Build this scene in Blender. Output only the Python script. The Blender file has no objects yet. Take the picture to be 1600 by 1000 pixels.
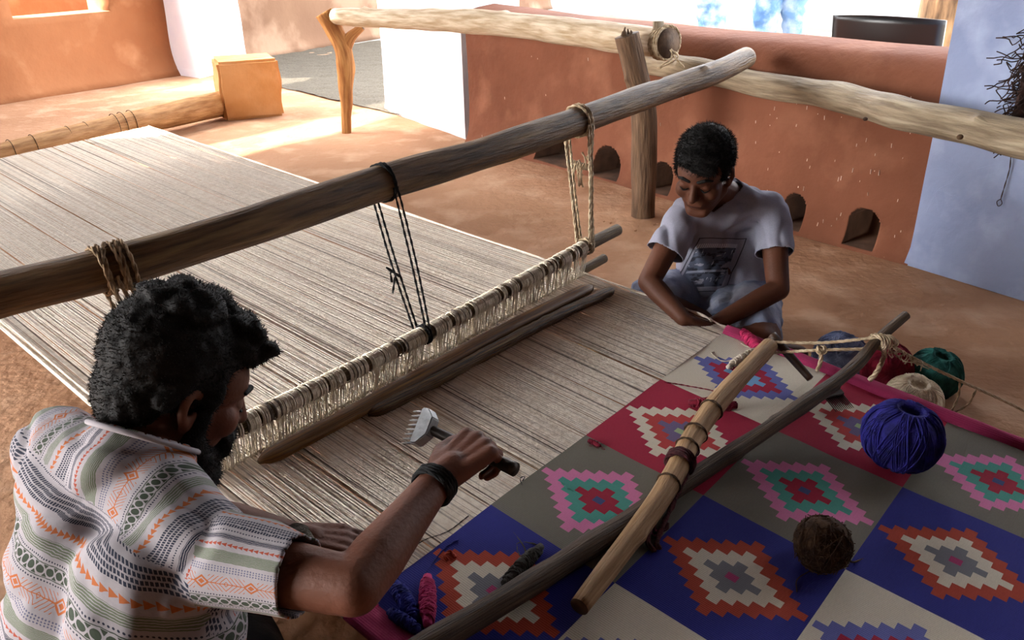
import bpy, bmesh, math, random
import numpy as np
from mathutils import Vector, Matrix, noise, Quaternion
random.seed(7); np.random.seed(7)
C = bpy.context.scene.collection
sc = bpy.context.scene
import time as _t; _T0 = _t.time()
def TT(x): print('TIME', x, round(_t.time()-_T0, 1))
PI = math.pi

# ------------------------------------------------------------------ camera
CH = 1.18; FPX = 1309.2; PIT = .4345; ROL = -.01941
Fv = Vector((0, math.cos(PIT), -math.sin(PIT)))
U0 = Vector((0, math.sin(PIT), math.cos(PIT))); R0 = Vector((1, 0, 0))
Rv = R0*math.cos(ROL) + U0*math.sin(ROL)
Uv = U0*math.cos(ROL) - R0*math.sin(ROL)
cam = bpy.data.cameras.new('camera'); co = bpy.data.objects.new('camera', cam); C.objects.link(co)
cam.sensor_width = 36; cam.lens = FPX/1600*36; cam.clip_start = .05; cam.clip_end = 200
m3 = Matrix((Rv, Uv, -Fv)).transposed()
co.matrix_world = Matrix.Translation((0, 0, CH)) @ m3.to_4x4()
sc.camera = co
# ------------------------------------------------------------------ world, sun, exposure
w = bpy.data.worlds.new('sky'); sc.world = w; w.use_nodes = True
wn = w.node_tree.nodes; wl = w.node_tree.links
bg = wn['Background']
sky = wn.new('ShaderNodeTexSky'); sky.sky_type = 'NISHITA'; sky.sun_disc = False
sky.sun_elevation = math.radians(42); sky.sun_rotation = math.radians(265); sky.air_density = 1.0; sky.dust_density = 3.0; sky.ozone_density = 1.0
hs = wn.new('ShaderNodeHueSaturation'); hs.inputs['Saturation'].default_value = .16
wl.new(sky.outputs[0], hs.inputs['Color']); wl.new(hs.outputs[0], bg.inputs['Color'])
bg.inputs['Strength'].default_value = 2.35
sun = bpy.data.lights.new('sun', 'SUN'); sun.energy = 14; sun.angle = math.radians(.6); sun.color = (1, .93, .80)
so = bpy.data.objects.new('sun', sun); C.objects.link(so)
SUN_EL = math.radians(36)
sdir = Vector((math.cos(SUN_EL), 0, -math.sin(SUN_EL)))
so.rotation_euler = sdir.to_track_quat('-Z', 'Y').to_euler()
so.location = (-8, 5, 9)
sc.view_settings.view_transform = 'Standard'; sc.view_settings.look = 'None'
sc.view_settings.gamma = 1; sc.view_settings.use_curve_mapping = False
sc.view_settings.exposure = 0.7
sc.cycles.max_bounces = 8; sc.cycles.diffuse_bounces = 6

# ------------------------------------------------------------------ photo-to-place measuring helpers
CAM = Vector((0, 0, CH))
def ray(x, y): return Fv + Rv*((x-800)/FPX) + Uv*((500-y)/FPX)
def Pz(x, y, z):
    d = ray(x, y); return CAM + d*((z-CH)/d.z)
def Pd(x, y, d): return CAM + ray(x, y)*d
RA = Vector((-.65513834, -.75533681, -.01612621)); RB = Vector((.75322828, -.65135461, -.09156597)); RN = Vector((.05865926, -.07213509, .99566843))
RO = Vector((.5666, 2.0337, .18)); RW = .3128; RL = .2909
def Pr(x, y, off=0.):
    d = ray(x, y); return CAM + d*(((RO+RN*off-CAM).dot(RN))/d.dot(RN))
def rg(u, v, o=0.): return RO + RA*(RW*u) + RB*(RL*v) + RN*o
def ruv(P):
    q = P-RO; return q.dot(RA)/RW, q.dot(RB)/RL
def Pv(x, y, p, q):
    n = Vector((q[1]-p[1], p[0]-q[0])); d = ray(x, y)
    t = (Vector(p[:2])-CAM.xy).dot(n)/d.xy.dot(n); return CAM + d*t

# ------------------------------------------------------------------ materials
def srgb(h):
    if isinstance(h, str):
        h = h.lstrip('#'); c = [int(h[i:i+2], 16)/255 for i in (0, 2, 4)]
    else: c = h
    return tuple((x/12.92 if x <= .04045 else ((x+.055)/1.055)**2.4) for x in c)
class Ex:
    """tiny expression builder over shader math nodes"""
    def __init__(s, nt, sock): s.nt = nt; s.k = sock
    def op(s, o, *a):
        nd = s.nt.nodes.new('ShaderNodeMath'); nd.operation = o
        for i, x in enumerate((s,)+a):
            if isinstance(x, Ex): s.nt.links.new(x.k, nd.inputs[i])
            else: nd.inputs[i].default_value = x
        return Ex(s.nt, nd.outputs[0])
    def __add__(s, o): return s.op('ADD', o)
    def __sub__(s, o): return s.op('SUBTRACT', o)
    def __mul__(s, o): return s.op('MULTIPLY', o)
    def __truediv__(s, o): return s.op('DIVIDE', o)
    def lt(s, o): return s.op('LESS_THAN', o)
    def gt(s, o): return s.op('GREATER_THAN', o)
    def abs(s): return s.op('ABSOLUTE')
    def frac(s): return s.op('FRACT')
    def max(s, o): return s.op('MAXIMUM', o)

def mat(name, col, rough=.8, col2=None, scale=8, bump=0., bscale=40, coord='Generated', detail=5, stretch=(1, 1, 1), fac=(.35, .65), col3=None, scale3=2, fac3=(.45, .6), spec=.3, metal=0., sheen=0., crack=0.):
    m = bpy.data.materials.new(name); m.use_nodes = True
    n = m.node_tree.nodes; l = m.node_tree.links; b = n['Principled BSDF']
    b.inputs['Roughness'].default_value = rough; b.inputs['Specular IOR Level'].default_value = spec; b.inputs['Metallic'].default_value = metal
    if sheen: b.inputs['Sheen Weight'].default_value = sheen
    c = srgb(col); b.inputs['Base Color'].default_value = (*c, 1)
    tc = n.new('ShaderNodeTexCoord'); mp = n.new('ShaderNodeMapping'); l.new(tc.outputs[coord], mp.inputs['Vector'])
    mp.inputs['Scale'].default_value = stretch
    out = None
    if col2:
        nz = n.new('ShaderNodeTexNoise'); nz.inputs['Scale'].default_value = scale; nz.inputs['Detail'].default_value = detail
        l.new(mp.outputs[0], nz.inputs['Vector'])
        mr = n.new('ShaderNodeMapRange'); mr.inputs['From Min'].default_value = fac[0]; mr.inputs['From Max'].default_value = fac[1]
        l.new(nz.outputs['Fac'], mr.inputs['Value'])
        mx = n.new('ShaderNodeMix'); mx.data_type = 'RGBA'; mx.inputs[6].default_value = (*c, 1); mx.inputs[7].default_value = (*srgb(col2), 1)
        l.new(mr.outputs[0], mx.inputs[0]); out = mx.outputs[2]
        if col3:
            nz2 = n.new('ShaderNodeTexNoise'); nz2.inputs['Scale'].default_value = scale3; nz2.inputs['Detail'].default_value = 6
            l.new(mp.outputs[0], nz2.inputs['Vector'])
            mr2 = n.new('ShaderNodeMapRange'); mr2.inputs['From Min'].default_value = fac3[0]; mr2.inputs['From Max'].default_value = fac3[1]
            l.new(nz2.outputs['Fac'], mr2.inputs['Value'])
            mx2 = n.new('ShaderNodeMix'); mx2.data_type = 'RGBA'; mx2.inputs[7].default_value = (*srgb(col3), 1)
            l.new(out, mx2.inputs[6]); l.new(mr2.outputs[0], mx2.inputs[0]); out = mx2.outputs[2]
        l.new(out, b.inputs['Base Color'])
    if bump:
        nb = n.new('ShaderNodeTexNoise'); nb.inputs['Scale'].default_value = bscale; nb.inputs['Detail'].default_value = 8
        l.new(mp.outputs[0], nb.inputs['Vector'])
        bp = n.new('ShaderNodeBump'); bp.inputs['Strength'].default_value = bump; bp.inputs['Distance'].default_value = .01
        hsock = nb.outputs['Fac']
        if crack:
            wp = n.new('ShaderNodeTexNoise'); wp.inputs['Scale'].default_value = 3; l.new(mp.outputs[0], wp.inputs['Vector'])
            va = n.new('ShaderNodeVectorMath'); va.operation = 'ADD'; l.new(mp.outputs[0], va.inputs[0]); l.new(wp.outputs['Color'], va.inputs[1])
            vo = n.new('ShaderNodeTexVoronoi'); vo.feature = 'DISTANCE_TO_EDGE'; vo.inputs['Scale'].default_value = crack; l.new(va.outputs[0], vo.inputs['Vector'])
            mk = n.new('ShaderNodeTexNoise'); mk.inputs['Scale'].default_value = 1.7; l.new(mp.outputs[0], mk.inputs['Vector'])
            e1 = Ex(m.node_tree, vo.outputs['Distance']).lt(.012)*Ex(m.node_tree, mk.outputs['Fac']).gt(.52)
            hh = Ex(m.node_tree, nb.outputs['Fac']) - e1*.9
            hsock = hh.k
        l.new(hsock, bp.inputs['Height']); l.new(bp.outputs[0], b.inputs['Normal'])
    m['b'] = 1
    return m

MUD = dict(coord='Object')
M = {}
M['mud_floor'] = mat('mud_floor', '#b48a6a', .95, '#a27858', 1.3, .9, 26, 'Object', col3='#c5a284', scale3=5, fac3=(.5, .75), crack=1.6)
M['mud_red'] = mat('mud_red', (.46, .28, .20), .95, (.40, .235, .16), 2.2, .6, 22, 'Object', col3=(.55, .37, .28), scale3=3.5, fac3=(.55, .8))
M['mud_orange'] = mat('mud_orange', (.62, .41, .27), .95, (.55, .35, .22), 1.6, .5, 16, 'Object', col3=(.68, .48, .34), scale3=4, fac3=(.55, .8))
M['mud_dark'] = mat('dark_mud', '#4c3626', .95, '#3e2b1e', 1.6, .5, 16, 'Object')
M['lime'] = mat('lime_wash', '#e6dfe0', .9, '#d9d3dc', 2.5, .35, 14, 'Object')
M['lime_blue'] = mat('lime_wash_blue', (.55, .59, .70), .9, (.50, .54, .66), 2.5, .8, 14, 'Object', col3=(.62, .66, .76), scale3=6, fac3=(.5, .75), crack=3.)
M['fleck'] = mat('lime_fleck', '#b89a88', .9)
M['sky_block'] = mat('sky_block_mud', '#8a6048', .95, '#7a5440', 2, .4, 16, 'Object')
M['gravel'] = mat('gravel_ground', '#5f584c', .98, '#4a443a', 60, 1., 90, 'Object', detail=8)
M['sand'] = mat('sandy_ground', '#e8dccb', .98, '#cdb9a2', 3, .5, 30, 'Object')
M['roof'] = mat('dark_roof', '#43311f', .95, '#2e2116', 6, .5, 20, 'Object')
M['block'] = mat('mud_block', (.76, .57, .38), .95, (.70, .50, .30), 5, .6, 20, 'Object')
G = (1, 1, 1)
def wood(name, a, b, c=None, rough=.6, st=(14, 1.6, 1), sc_=4, bump=.8):
    return mat(name, a, rough, b, sc_, bump, 9, 'UV', stretch=st, col3=c, scale3=2.2, fac3=(.5, .72), fac=(.35, .62), spec=.3, detail=10)
M['pole'] = wood('pole_wood', '#6e5236', '#43301e', '#866a44', .6)
M['log'] = wood('weathered_log', '#94846c', '#70604c', '#aa9c84', .7)
M['log_pale'] = wood('pale_log', '#c2b097', '#9c8566', '#d6c8b0', .7)
M['post'] = wood('post_wood', '#6e543e', '#4d3929', '#806650', .8)
M['fork'] = wood('fork_wood', '#b07c46', '#8c5a2e', '#c8975c', .8)
M['roller'] = wood('roller_wood', '#b58a58', '#94683c', '#c89a68', .7)
M['stick_brown'] = wood('oiled_stick', '#6a4416', '#43280e', '#86602a', .5, bump=.2)
M['stick_burnt'] = wood('burnt_stick', '#70491c', '#1c1816', '#8f7648', .5, sc_=5)
M['stick_pale'] = wood('peeled_branch', '#b08d64', '#8c6a44', '#c3a27a', .6)
M['stick_dark'] = wood('dark_branch', '#574332', '#34271e', '#705b46', .6)
M['rod'] = wood('rod_wood', '#6f5c42', '#4c3d2a', '#88744f', .6)
M['cut'] = mat('cut_wood', '#5b4532', .8, '#3a2a1e', 20, .3, 60, 'Object')
def yarn(name, a, b, rough=.95, sc_=60):
    return mat(name, a, rough, b, sc_, .4, 120, 'Object', fac=(.4, .6), sheen=.0)
M['warp'] = yarn('warp_cotton', (.95, .91, .85), (.90, .85, .78))
M['warp_dark'] = yarn('warp_shade_cotton', '#6e6258', '#584d44')  # thread shade put into the colour, for some warp threads and loops
M['warp_mid'] = yarn('warp_shade', (.79, .75, .70), (.72, .67, .61))  # lighter step of the painted thread shade, also on the lower layer
M['heddle'] = yarn('heddle_thread', (.88, .84, .77), (.78, .73, .64))
M['rope_tan'] = yarn('tan_cord', '#9c8468', '#78624a')
M['rope_dk'] = yarn('dark_tie', '#4e3a2a', '#382a1e')
M['rope_jute'] = yarn('jute_cord', (.76, .69, .58), (.62, .54, .43))
M['rope_black'] = yarn('black_cord', '#232323', '#151517')
M['rope_maroon'] = yarn('maroon_cord', '#4d2226', '#33161b')
M['iron'] = mat('dark_iron', '#2c2826', .45, '#3d3631', 20, .2, 60, 'Object', metal=.6)
M['iron_brown'] = mat('brown_handle', '#4a3528', .4, '#35261d', 20, .1, 60, 'Object')
M['paint'] = mat('pale_painted_steel', '#bfc4c6', .4, '#8f9698', 25, .2, 60, 'Object', metal=.3)
TILE = {'cream': '#cfc6b4', 'crimson': '#a01c3c', 'grey': '#6f6a60', 'blue': '#26287e', 'white': '#d2c8b6', 'peri': '#6468a8', 'red': '#b43c3c', 'slate': '#6a5d84', 'green': '#9aae84',
 'pink': '#d077a4', 'teal': '#4a9488', 'ruby': '#9c1c38', 'navy': '#3c4878', 'rust': '#a8402c', 'steel': '#75757c', 'magenta': '#a8386a', 'sky': '#6f9ac6', 'selvage': '#9c2c58'}
YDARK = .86
def weave(name, colr):
    m = mat(name, colr, .95, None)
    n = m.node_tree.nodes; l = m.node_tree.links; b = n['Principled BSDF']
    uv = n.new('ShaderNodeUVMap'); sp = n.new('ShaderNodeSeparateXYZ'); l.new(uv.outputs[0], sp.inputs[0])
    nt = m.node_tree
    u = Ex(nt, sp.outputs[0]); v = Ex(nt, sp.outputs[1])
    h = (v*2400.).op('SINE')*.5 + (u*1500.).op('SINE')*.4
    nz = n.new('ShaderNodeTexNoise'); nz.inputs['Scale'].default_value = 60; l.new(uv.outputs[0], nz.inputs['Vector'])
    mpn = n.new('ShaderNodeMapping'); mpn.inputs['Scale'].default_value = (2, 12, 1); l.new(uv.outputs[0], mpn.inputs[0]); l.new(mpn.outputs[0], nz.inputs['Vector'])
    c = tuple(x*YDARK for x in srgb(colr))
    mx = n.new('ShaderNodeMix'); mx.data_type = 'RGBA'; mx.inputs[6].default_value = (*[x*.84 for x in c], 1); mx.inputs[7].default_value = (*[min(1, x*1.14) for x in c], 1)
    l.new(nz.outputs['Fac'], mx.inputs[0]); l.new(mx.outputs[2], b.inputs['Base Color'])
    hh = h + Ex(nt, nz.outputs['Fac'])*1.5
    bp = n.new('ShaderNodeBump'); bp.inputs['Strength'].default_value = .45; bp.inputs['Distance'].default_value = .001
    l.new(hh.k, bp.inputs['Height']); l.new(bp.outputs[0], b.inputs['Normal'])
    return m
WV = {k: weave('woven_'+k, v) for k, v in TILE.items()}
M['skin_man'] = mat('skin_brown', '#62392a', .62, '#54301f', 9, .15, 120, 'Object', spec=.28)
M['skin_boy'] = mat('skin_deep_brown', '#5c3625', .6, '#4e2c1d', 9, .1, 120, 'Object', spec=.28)
M['hair'] = mat('black_hair', '#12100f', .75, '#0b0909', 60, .3, 200, 'Object', spec=.2)
M['tee'] = mat('grey_jersey', '#8c8c9a', .95, '#7a7a88', 25, .3, 80, 'Object', detail=8)
M['denim_pale'] = mat('pale_denim', '#8b93a8', .95, '#5d6680', 6, .4, 120, 'Object', col3='#b3b8c6', scale3=9, fac3=(.5, .7))
M['denim_sun'] = mat('washed_denim', (.40, .54, .70), .95, (.30, .44, .62), 5, .4, 80, 'Object', col3=(.60, .69, .78), scale3=7, fac3=(.45, .6))
M['black_cloth'] = mat('black_trousers', '#16171b', .95, '#0e0f12', 10, .3, 60, 'Object')
M['plastic'] = mat('black_plastic', '#111113', .35, spec=.5)
M['bark'] = mat('tree_bark', '#9c7c5a', .95, '#4c3a2a', 6, 1., 10, 'Object', stretch=(3, 3, .6), detail=8)
M['shirt_off'] = mat('plain_shirt', '#b9b4aa', .95)
M['straw'] = mat('dry_straw', '#cbb184', .9)
M['fibre'] = mat('dark_fibre', '#3a2620', .95, '#241612', 40, .3, 80, 'Object')
M['wire'] = mat('rusty_wire', '#3a2c28', .7)

# ------------------------------------------------------------------ object helpers
def tag(o, label=None, cat=None, group=None, kind=None):
    if label: o['label'] = label
    if cat: o['category'] = cat
    if group: o['group'] = group
    if kind: o['kind'] = kind
    return o
def mesh_obj(name, bm, mats, parent=None, smooth=True):
    me = bpy.data.meshes.new(name)
    bm.normal_update()
    bm.to_mesh(me); bm.free()
    if not isinstance(mats, (list, tuple)): mats = [mats]
    for m in mats: me.materials.append(m)
    if smooth:
        for p in me.polygons: p.use_smooth = True
    o = bpy.data.objects.new(name, me); C.objects.link(o)
    if parent:
        o.parent = parent; o.matrix_parent_inverse = parent.matrix_world.inverted()
    return o
def thing(name, label, cat, loc=(0, 0, 0), group=None):
    o = bpy.data.objects.new(name, None); C.objects.link(o); o.location = loc; o.empty_display_size = .05
    o.matrix_world = Matrix.Translation(loc)
    return tag(o, label, cat, group)
def struct(name, bm, m, smooth=False): return tag(mesh_obj(name, bm, m, None, smooth), kind='structure')
def box(bm, c, s, R=None, bev=0.):
    r = bmesh.ops.create_cube(bm, size=1); vs = r['verts']
    for v in vs:
        p = Vector((v.co.x*s[0], v.co.y*s[1], v.co.z*s[2]))
        if R is not None: p = R @ p
        v.co = p + Vector(c)
    if bev:
        es = list({e for v in vs for e in v.link_edges})
        bmesh.ops.bevel(bm, geom=es, offset=bev, segments=2, affect='EDGES')
def catmull(pts, n):
    P = [Vector(p) for p in pts]
    if len(P) == 2: return [P[0].lerp(P[1], i/n) for i in range(n+1)]
    P = [P[0]*2-P[1]] + P + [P[-1]*2-P[-2]]
    out = []
    seg = len(P)-3
    for i in range(n+1):
        t = i/n*seg; k = min(int(t), seg-1); t -= k
        a, b, c, d = P[k:k+4]
        out.append(.5*((2*b)+(c-a)*t+(2*a-5*b+4*c-d)*t*t+(3*b-a-3*c+d)*t**3))
    return out
def interp(rs, t):
    if not isinstance(rs, (list, tuple)): return rs
    x = t*(len(rs)-1); k = min(int(x), len(rs)-2); return rs[k]*(1-(x-k)) + rs[k+1]*(x-k)
def tube(bm, pts, r, seg=10, cap=True, nz=0., nsc=6., flat=(1, 1), up=None, knots=(), seed=0, uvs=True, capmat=None):
    """sweep along pts (already smooth); r number or list"""
    n = len(pts); rings = []
    L = [0.]
    for i in range(1, n): L.append(L[-1] + (pts[i]-pts[i-1]).length)
    T = L[-1] or 1e-6
    t0 = (pts[1]-pts[0]).normalized()
    u = Vector(up) if up is not None else (Vector((0, 0, 1)) if abs(t0.z) < .9 else Vector((1, 0, 0)))
    u = (u - t0*u.dot(t0)).normalized()
    uvl = bm.loops.layers.uv.verify() if uvs else None
    for i in range(n):
        t = (pts[min(i+1, n-1)]-pts[max(i-1, 0)]).normalized()
        u = (u - t*u.dot(t)).normalized(); v = t.cross(u)
        rr = interp(r, L[i]/T); ring = []
        for k in range(seg):
            a = 2*PI*k/seg
            d = u*math.cos(a)*flat[0] + v*math.sin(a)*flat[1]
            q = rr
            if nz:
                p = pts[i] + d*rr
                q *= 1 + nz*noise.noise(Vector((p.x*nsc+seed, p.y*nsc, p.z*nsc)))
            for (kt, ka, kr, kw) in knots:
                dd = ((L[i]/T-kt)*T)**2/kw**2 + (((a-ka+PI) % (2*PI)-PI)*rr)**2/kw**2
                q += kr*math.exp(-dd*2)
            ring.append(bm.verts.new(pts[i] + d*q))
        rings.append(ring)
    for i in range(n-1):
        for k in range(seg):
            k2 = (k+1) % seg
            f = bm.faces.new((rings[i][k], rings[i][k2], rings[i+1][k2], rings[i+1][k]))
            f.smooth = True
            if uvs:
                for lp, (uu, vv) in zip(f.loops, ((k/seg, L[i]), (k/seg+1/seg, L[i]), (k/seg+1/seg, L[i+1]), (k/seg, L[i+1]))):
                    lp[uvl].uv = (uu*.35+seed, vv)
    if cap:
        f0 = bm.faces.new(list(reversed(rings[0]))); f1 = bm.faces.new(rings[-1])
        if capmat is not None: f0.material_index = capmat; f1.material_index = capmat
    return rings
def rope(bm, ctrl, r, n=40, strands=3, tw=120., seed=0, seg=5):
    """twisted cord"""
    pts = catmull(ctrl, n)
    L = [0.]
    for i in range(1, len(pts)): L.append(L[-1]+(pts[i]-pts[i-1]).length)
    u = Vector((.3, .2, 1))
    frames = []
    for i in range(len(pts)):
        t = (pts[min(i+1, n)]-pts[max(i-1, 0)]).normalized()
        u = u - t*u.dot(t)
        if u.length < 1e-4: u = t.orthogonal()
        u = u.normalized(); frames.append((u.copy(), t.cross(u)))
    for s in range(strands):
        pp = []
        for i, p in enumerate(pts):
            a = L[i]*tw + 2*PI*s/strands
            pp.append(p + (frames[i][0]*math.cos(a)+frames[i][1]*math.sin(a))*r*.5)
        tube(bm, pp, r*.62, seg, uvs=False)
def ring_pts(c, ax, r, n=24, turns=1., pitch=0., sq=None):
    ax = ax.normalized(); u = ax.orthogonal().normalized(); v = ax.cross(u)
    N_ = int(n*turns)
    return [c + u*math.cos(2*PI*i/n)*r + v*math.sin(2*PI*i/n)*r + ax*(pitch*i/n) for i in range(N_+1)]

# ------------------------------------------------------------------ organic bodies
def capsule(bm, p0, r0, p1, r1, seg=16):
    p0 = Vector(p0); p1 = Vector(p1); ax = p1-p0
    if ax.length < 1e-5: ax = Vector((0, 0, 1e-5))
    t = ax.normalized(); u = t.orthogonal().normalized(); v = t.cross(u)
    rings = []
    for (p, r, a0, a1) in ((p0, r0, -PI/2, 0), (p1, r1, 0, PI/2)):
        for j in range(6):
            a = a0 + (a1-a0)*j/5
            rr = max(r*math.cos(a), r*.02); c = p + t*(r*math.sin(a))
            rings.append([bm.verts.new(c + u*math.cos(2*PI*k/seg)*rr + v*math.sin(2*PI*k/seg)*rr) for k in range(seg)])
    for a, b in zip(rings, rings[1:]):
        for k in range(seg): bm.faces.new((a[k], a[(k+1) % seg], b[(k+1) % seg], b[k]))
    bm.faces.new(list(reversed(rings[0]))); bm.faces.new(rings[-1])
def ellipsoid(bm, c, rad, R=None):
    r = bmesh.ops.create_icosphere(bm, subdivisions=3, radius=1)
    for v in r['verts']:
        p = Vector((v.co.x*rad[0], v.co.y*rad[1], v.co.z*rad[2]))
        if R is not None: p = R @ p
        v.co = p + Vector(c)
def trim(b2, gv, co_, no_, vox):
    no_ = no_.normalized()
    dead = [v for v in gv if (v.co-co_).dot(no_) > vox*.55]; ds_ = set(dead)
    near = {w_ for v in dead for e in v.link_edges for w_ in e.verts if w_ not in ds_}
    bmesh.ops.delete(b2, geom=dead, context='VERTS')
    for v in near:
        if v.is_valid:
            d = (v.co-co_).dot(no_)
            if abs(d) < vox*2: v.co -= no_*d
def blob(name, prims, voxel, smooth, m, parent=None, post=None, cuts=()):
    bm = bmesh.new()
    for p in prims:
        if p[0] == 'c': capsule(bm, *p[1:])
        else: ellipsoid(bm, *p[1:])
    me = bpy.data.meshes.new(name+'_t'); bm.to_mesh(me); bm.free()
    o = bpy.data.objects.new(name+'_t', me); C.objects.link(o)
    rm = o.modifiers.new('r', 'REMESH'); rm.mode = 'VOXEL'; rm.voxel_size = voxel; rm.adaptivity = 0
    sm = o.modifiers.new('s', 'SMOOTH'); sm.factor = .5; sm.iterations = smooth
    dg = bpy.context.evaluated_depsgraph_get(); dg.update()
    m2 = bpy.data.meshes.new_from_object(o.evaluated_get(dg)); m2.name = name
    bpy.data.objects.remove(o); bpy.data.meshes.remove(me)
    if post:
        nr = [v.normal.copy() for v in m2.vertices]
        for v, nn_ in zip(m2.vertices, nr): v.co = post(v.co.copy(), nn_)
    if cuts:
        b2 = bmesh.new(); b2.from_mesh(m2)
        for (pc, pn) in cuts: trim(b2, list(b2.verts), pc, pn, voxel)
        b2.to_mesh(m2); b2.free()
    m2.materials.clear()
    for x in (m if isinstance(m, (list, tuple)) else [m]): m2.materials.append(x)
    for p in m2.polygons: p.use_smooth = True
    ob = bpy.data.objects.new(name, m2); C.objects.link(ob)
    if parent:
        ob.parent = parent; ob.matrix_parent_inverse = parent.matrix_world.inverted()
    return ob
def head_frame(pos, face, up=(0, 0, 1), s=1.):
    """local +Y is the face direction, +Z the crown; X the person's right"""
    y = Vector(face).normalized(); z = Vector(up); z = (z-y*z.dot(y)).normalized(); x = y.cross(z)
    Rm = Matrix((x, y, z)).transposed()
    return Vector(pos), Rm, s
def head_prims(H):
    P, Rm, s = H
    def e(c, r): return ('e', P + Rm @ (Vector(c)*s), [q*s for q in r], Rm)
    def c(a, ra, b, rb): return ('c', P + Rm @ (Vector(a)*s), ra*s, P + Rm @ (Vector(b)*s), rb*s)
    L = [e((0, -.014, .038), (.074, .094, .080)), e((0, .026, -.03), (.060, .062, .078)), e((0, .03, .03), (.064, .062, .06)),
         c((-.012, .058, -.095), .018, (.012, .058, -.095), .018),
         c((0, .083, .018), .009, (0, .107, -.022), .0115), c((-.011, .094, -.024), .0085, (.011, .094, -.024), .0085),
         c((-.034, .076, .028), .010, (.034, .076, .028), .010), c((-.018, .083, -.053), .006, (.018, .083, -.053), .006),
         c((-.013, .080, -.063), .0065, (.013, .080, -.063), .0065), e((0, .070, -.045), (.03, .018, .03))]
    for k in (-1, 1):
        L += [c((.052*k, -.002, -.05), .020, (.018*k, .06, -.092), .017), e((.040*k, .058, -.02), (.024, .026, .028)),
              e((.031*k, .073, .006), (.016, .013, .011)),
              c((.072*k, -.012, .022), .0075, (.078*k, -.018, .008), .0075), c((.078*k, -.020, .012), .0075, (.080*k, -.018, -.012), .007), c((.080*k, -.018, -.012), .007, (.072*k, -.004, -.032), .0075),
              c((.072*k, -.002, -.030), .0070, (.072*k, .002, -.01), .006), c((.070*k, .0, .016), .006, (.074*k, -.014, .026), .006)]
    return L
def hand_prims(wr, Fd, pn, side, curl, s=1., thumb=(.6, .5)):
    """Fd fingers direction, pn palm normal, side +1 right hand -1 left hand; curl list of 3 angles per finger"""
    Fd = Fd.normalized(); pn = (pn - Fd*pn.dot(Fd)).normalized(); th = Fd.cross(pn)*side
    L = []
    wr = Vector(wr)
    L.append(('c', wr, .024*s, wr + Fd*.03*s, .022*s))
    base = [(.030, .088), (.010, .092), (-.011, .088), (-.030, .080)]
    seg = [(.040, .025, .020), (.044, .029, .021), (.041, .027, .020), (.032, .020, .018)]
    rad = [(.0092, .0085, .0076), (.0095, .0088, .0078), (.0090, .0083, .0075), (.0082, .0074, .0068)]
    for i, ((bx, bl), sg, rr) in enumerate(zip(base, seg, rad)):
        k = wr + th*(bx*s) + Fd*(bl*s)
        L.append(('c', wr + th*(bx*.6*s) + Fd*.012*s, .015*s, k, .0125*s))
        cu = curl[i]; a = 0.; p = k
        for j in range(3):
            a += cu[j]; spread = (1.5-i)*.06*(1 if a < .6 else .2)
            d = (Fd*math.cos(a) + pn*math.sin(a) + th*spread).normalized()
            q = p + d*sg[j]*s
            L.append(('c', p, rr[j]*s, q, (rr[j]-.0006)*s)); p = q
    t0 = wr + th*.024*s + Fd*.02*s
    d1 = (th*math.sin(thumb[0]) + Fd*math.cos(thumb[0]) + pn*.25).normalized()
    t1 = t0 + d1*.042*s; d2 = (th*math.sin(thumb[0]-thumb[1]) + Fd*math.cos(thumb[0]-thumb[1]) + pn*.35).normalized()
    t2 = t1 + d2*.032*s; t3 = t2 + (d2+pn*.2).normalized()*.024*s
    L += [('c', t0, .016*s, t1, .0115*s), ('c', t1, .011*s, t2, .0098*s), ('c', t2, .0098*s, t3, .0085*s)]
    return L
def limb(*a):
    """chain: p,r,p,r,..."""
    P = [(Vector(a[i]), a[i+1]) for i in range(0, len(a), 2)]
    return [('c', P[i][0], P[i][1], P[i+1][0], P[i+1][1]) for i in range(len(P)-1)]

# =================================================================== SETTING
# building front line (low wall, pillars) direction
h1 = Pz(868, 258, 0); h5 = Pz(1345, 388, 0)
wd = Vector((h5.x-h1.x, h5.y-h1.y, 0)).normalized()          # along the low wall towards the right
wnrm = Vector((wd.y, -wd.x, 0));                              # faces the room
if wnrm.y > 0: wnrm = -wnrm
def grid(bm, o, a, b, na, nb, fn=None):
    vs = [[None]*(nb+1) for _ in range(na+1)]
    for i in range(na+1):
        for j in range(nb+1):
            p = o + a*(i/na) + b*(j/nb)
            if fn: p = fn(p)
            vs[i][j] = bm.verts.new(p)
    for i in range(na):
        for j in range(nb): bm.faces.new((vs[i][j], vs[i+1][j], vs[i+1][j+1], vs[i][j+1]))
dents = [(Pz(765, 361, 0), .045, .03), (Pz(833, 304, 0), .05, .02), (Pz(872, 348, 0), .07, .012), (Pz(820, 376, 0), .08, .008), (Pz(1218, 470, 0), .1, .01)]
def floor_fn(p):
    z = .010*noise.noise(Vector((p.x*1.3, p.y*1.3, 0))) + .004*noise.noise(Vector((p.x*6, p.y*6, 3)))
    for d, r, h in dents:
        q = (p.x-d.x)**2+(p.y-d.y)**2
        z -= h*math.exp(-q/(r*r)*2.5)
    pb = postb
    q = (p.x-pb.x)**2+(p.y-pb.y)**2
    z += .02*math.exp(-q/.012)*(1+.5*noise.noise(Vector((p.x*30, p.y*30, 0))))
    return Vector((p.x, p.y, z))
postb = Pz(1005, 343, 0)
bm = bmesh.new()
grid(bm, Vector((-7, -2.4, 0)), Vector((11.5, 0, 0)), Vector((0, 12.5, 0)), 300, 320, floor_fn)
struct('floor', bm, M['mud_floor'], True)
# outside grounds
bm = bmesh.new()
gA = Pz(445, 150, 0); gB = Pz(600, 176, 0)
def gfn(p): return Vector((p.x, p.y, .012+.012*noise.noise(Vector((p.x*9, p.y*9, 1)))))
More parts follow.
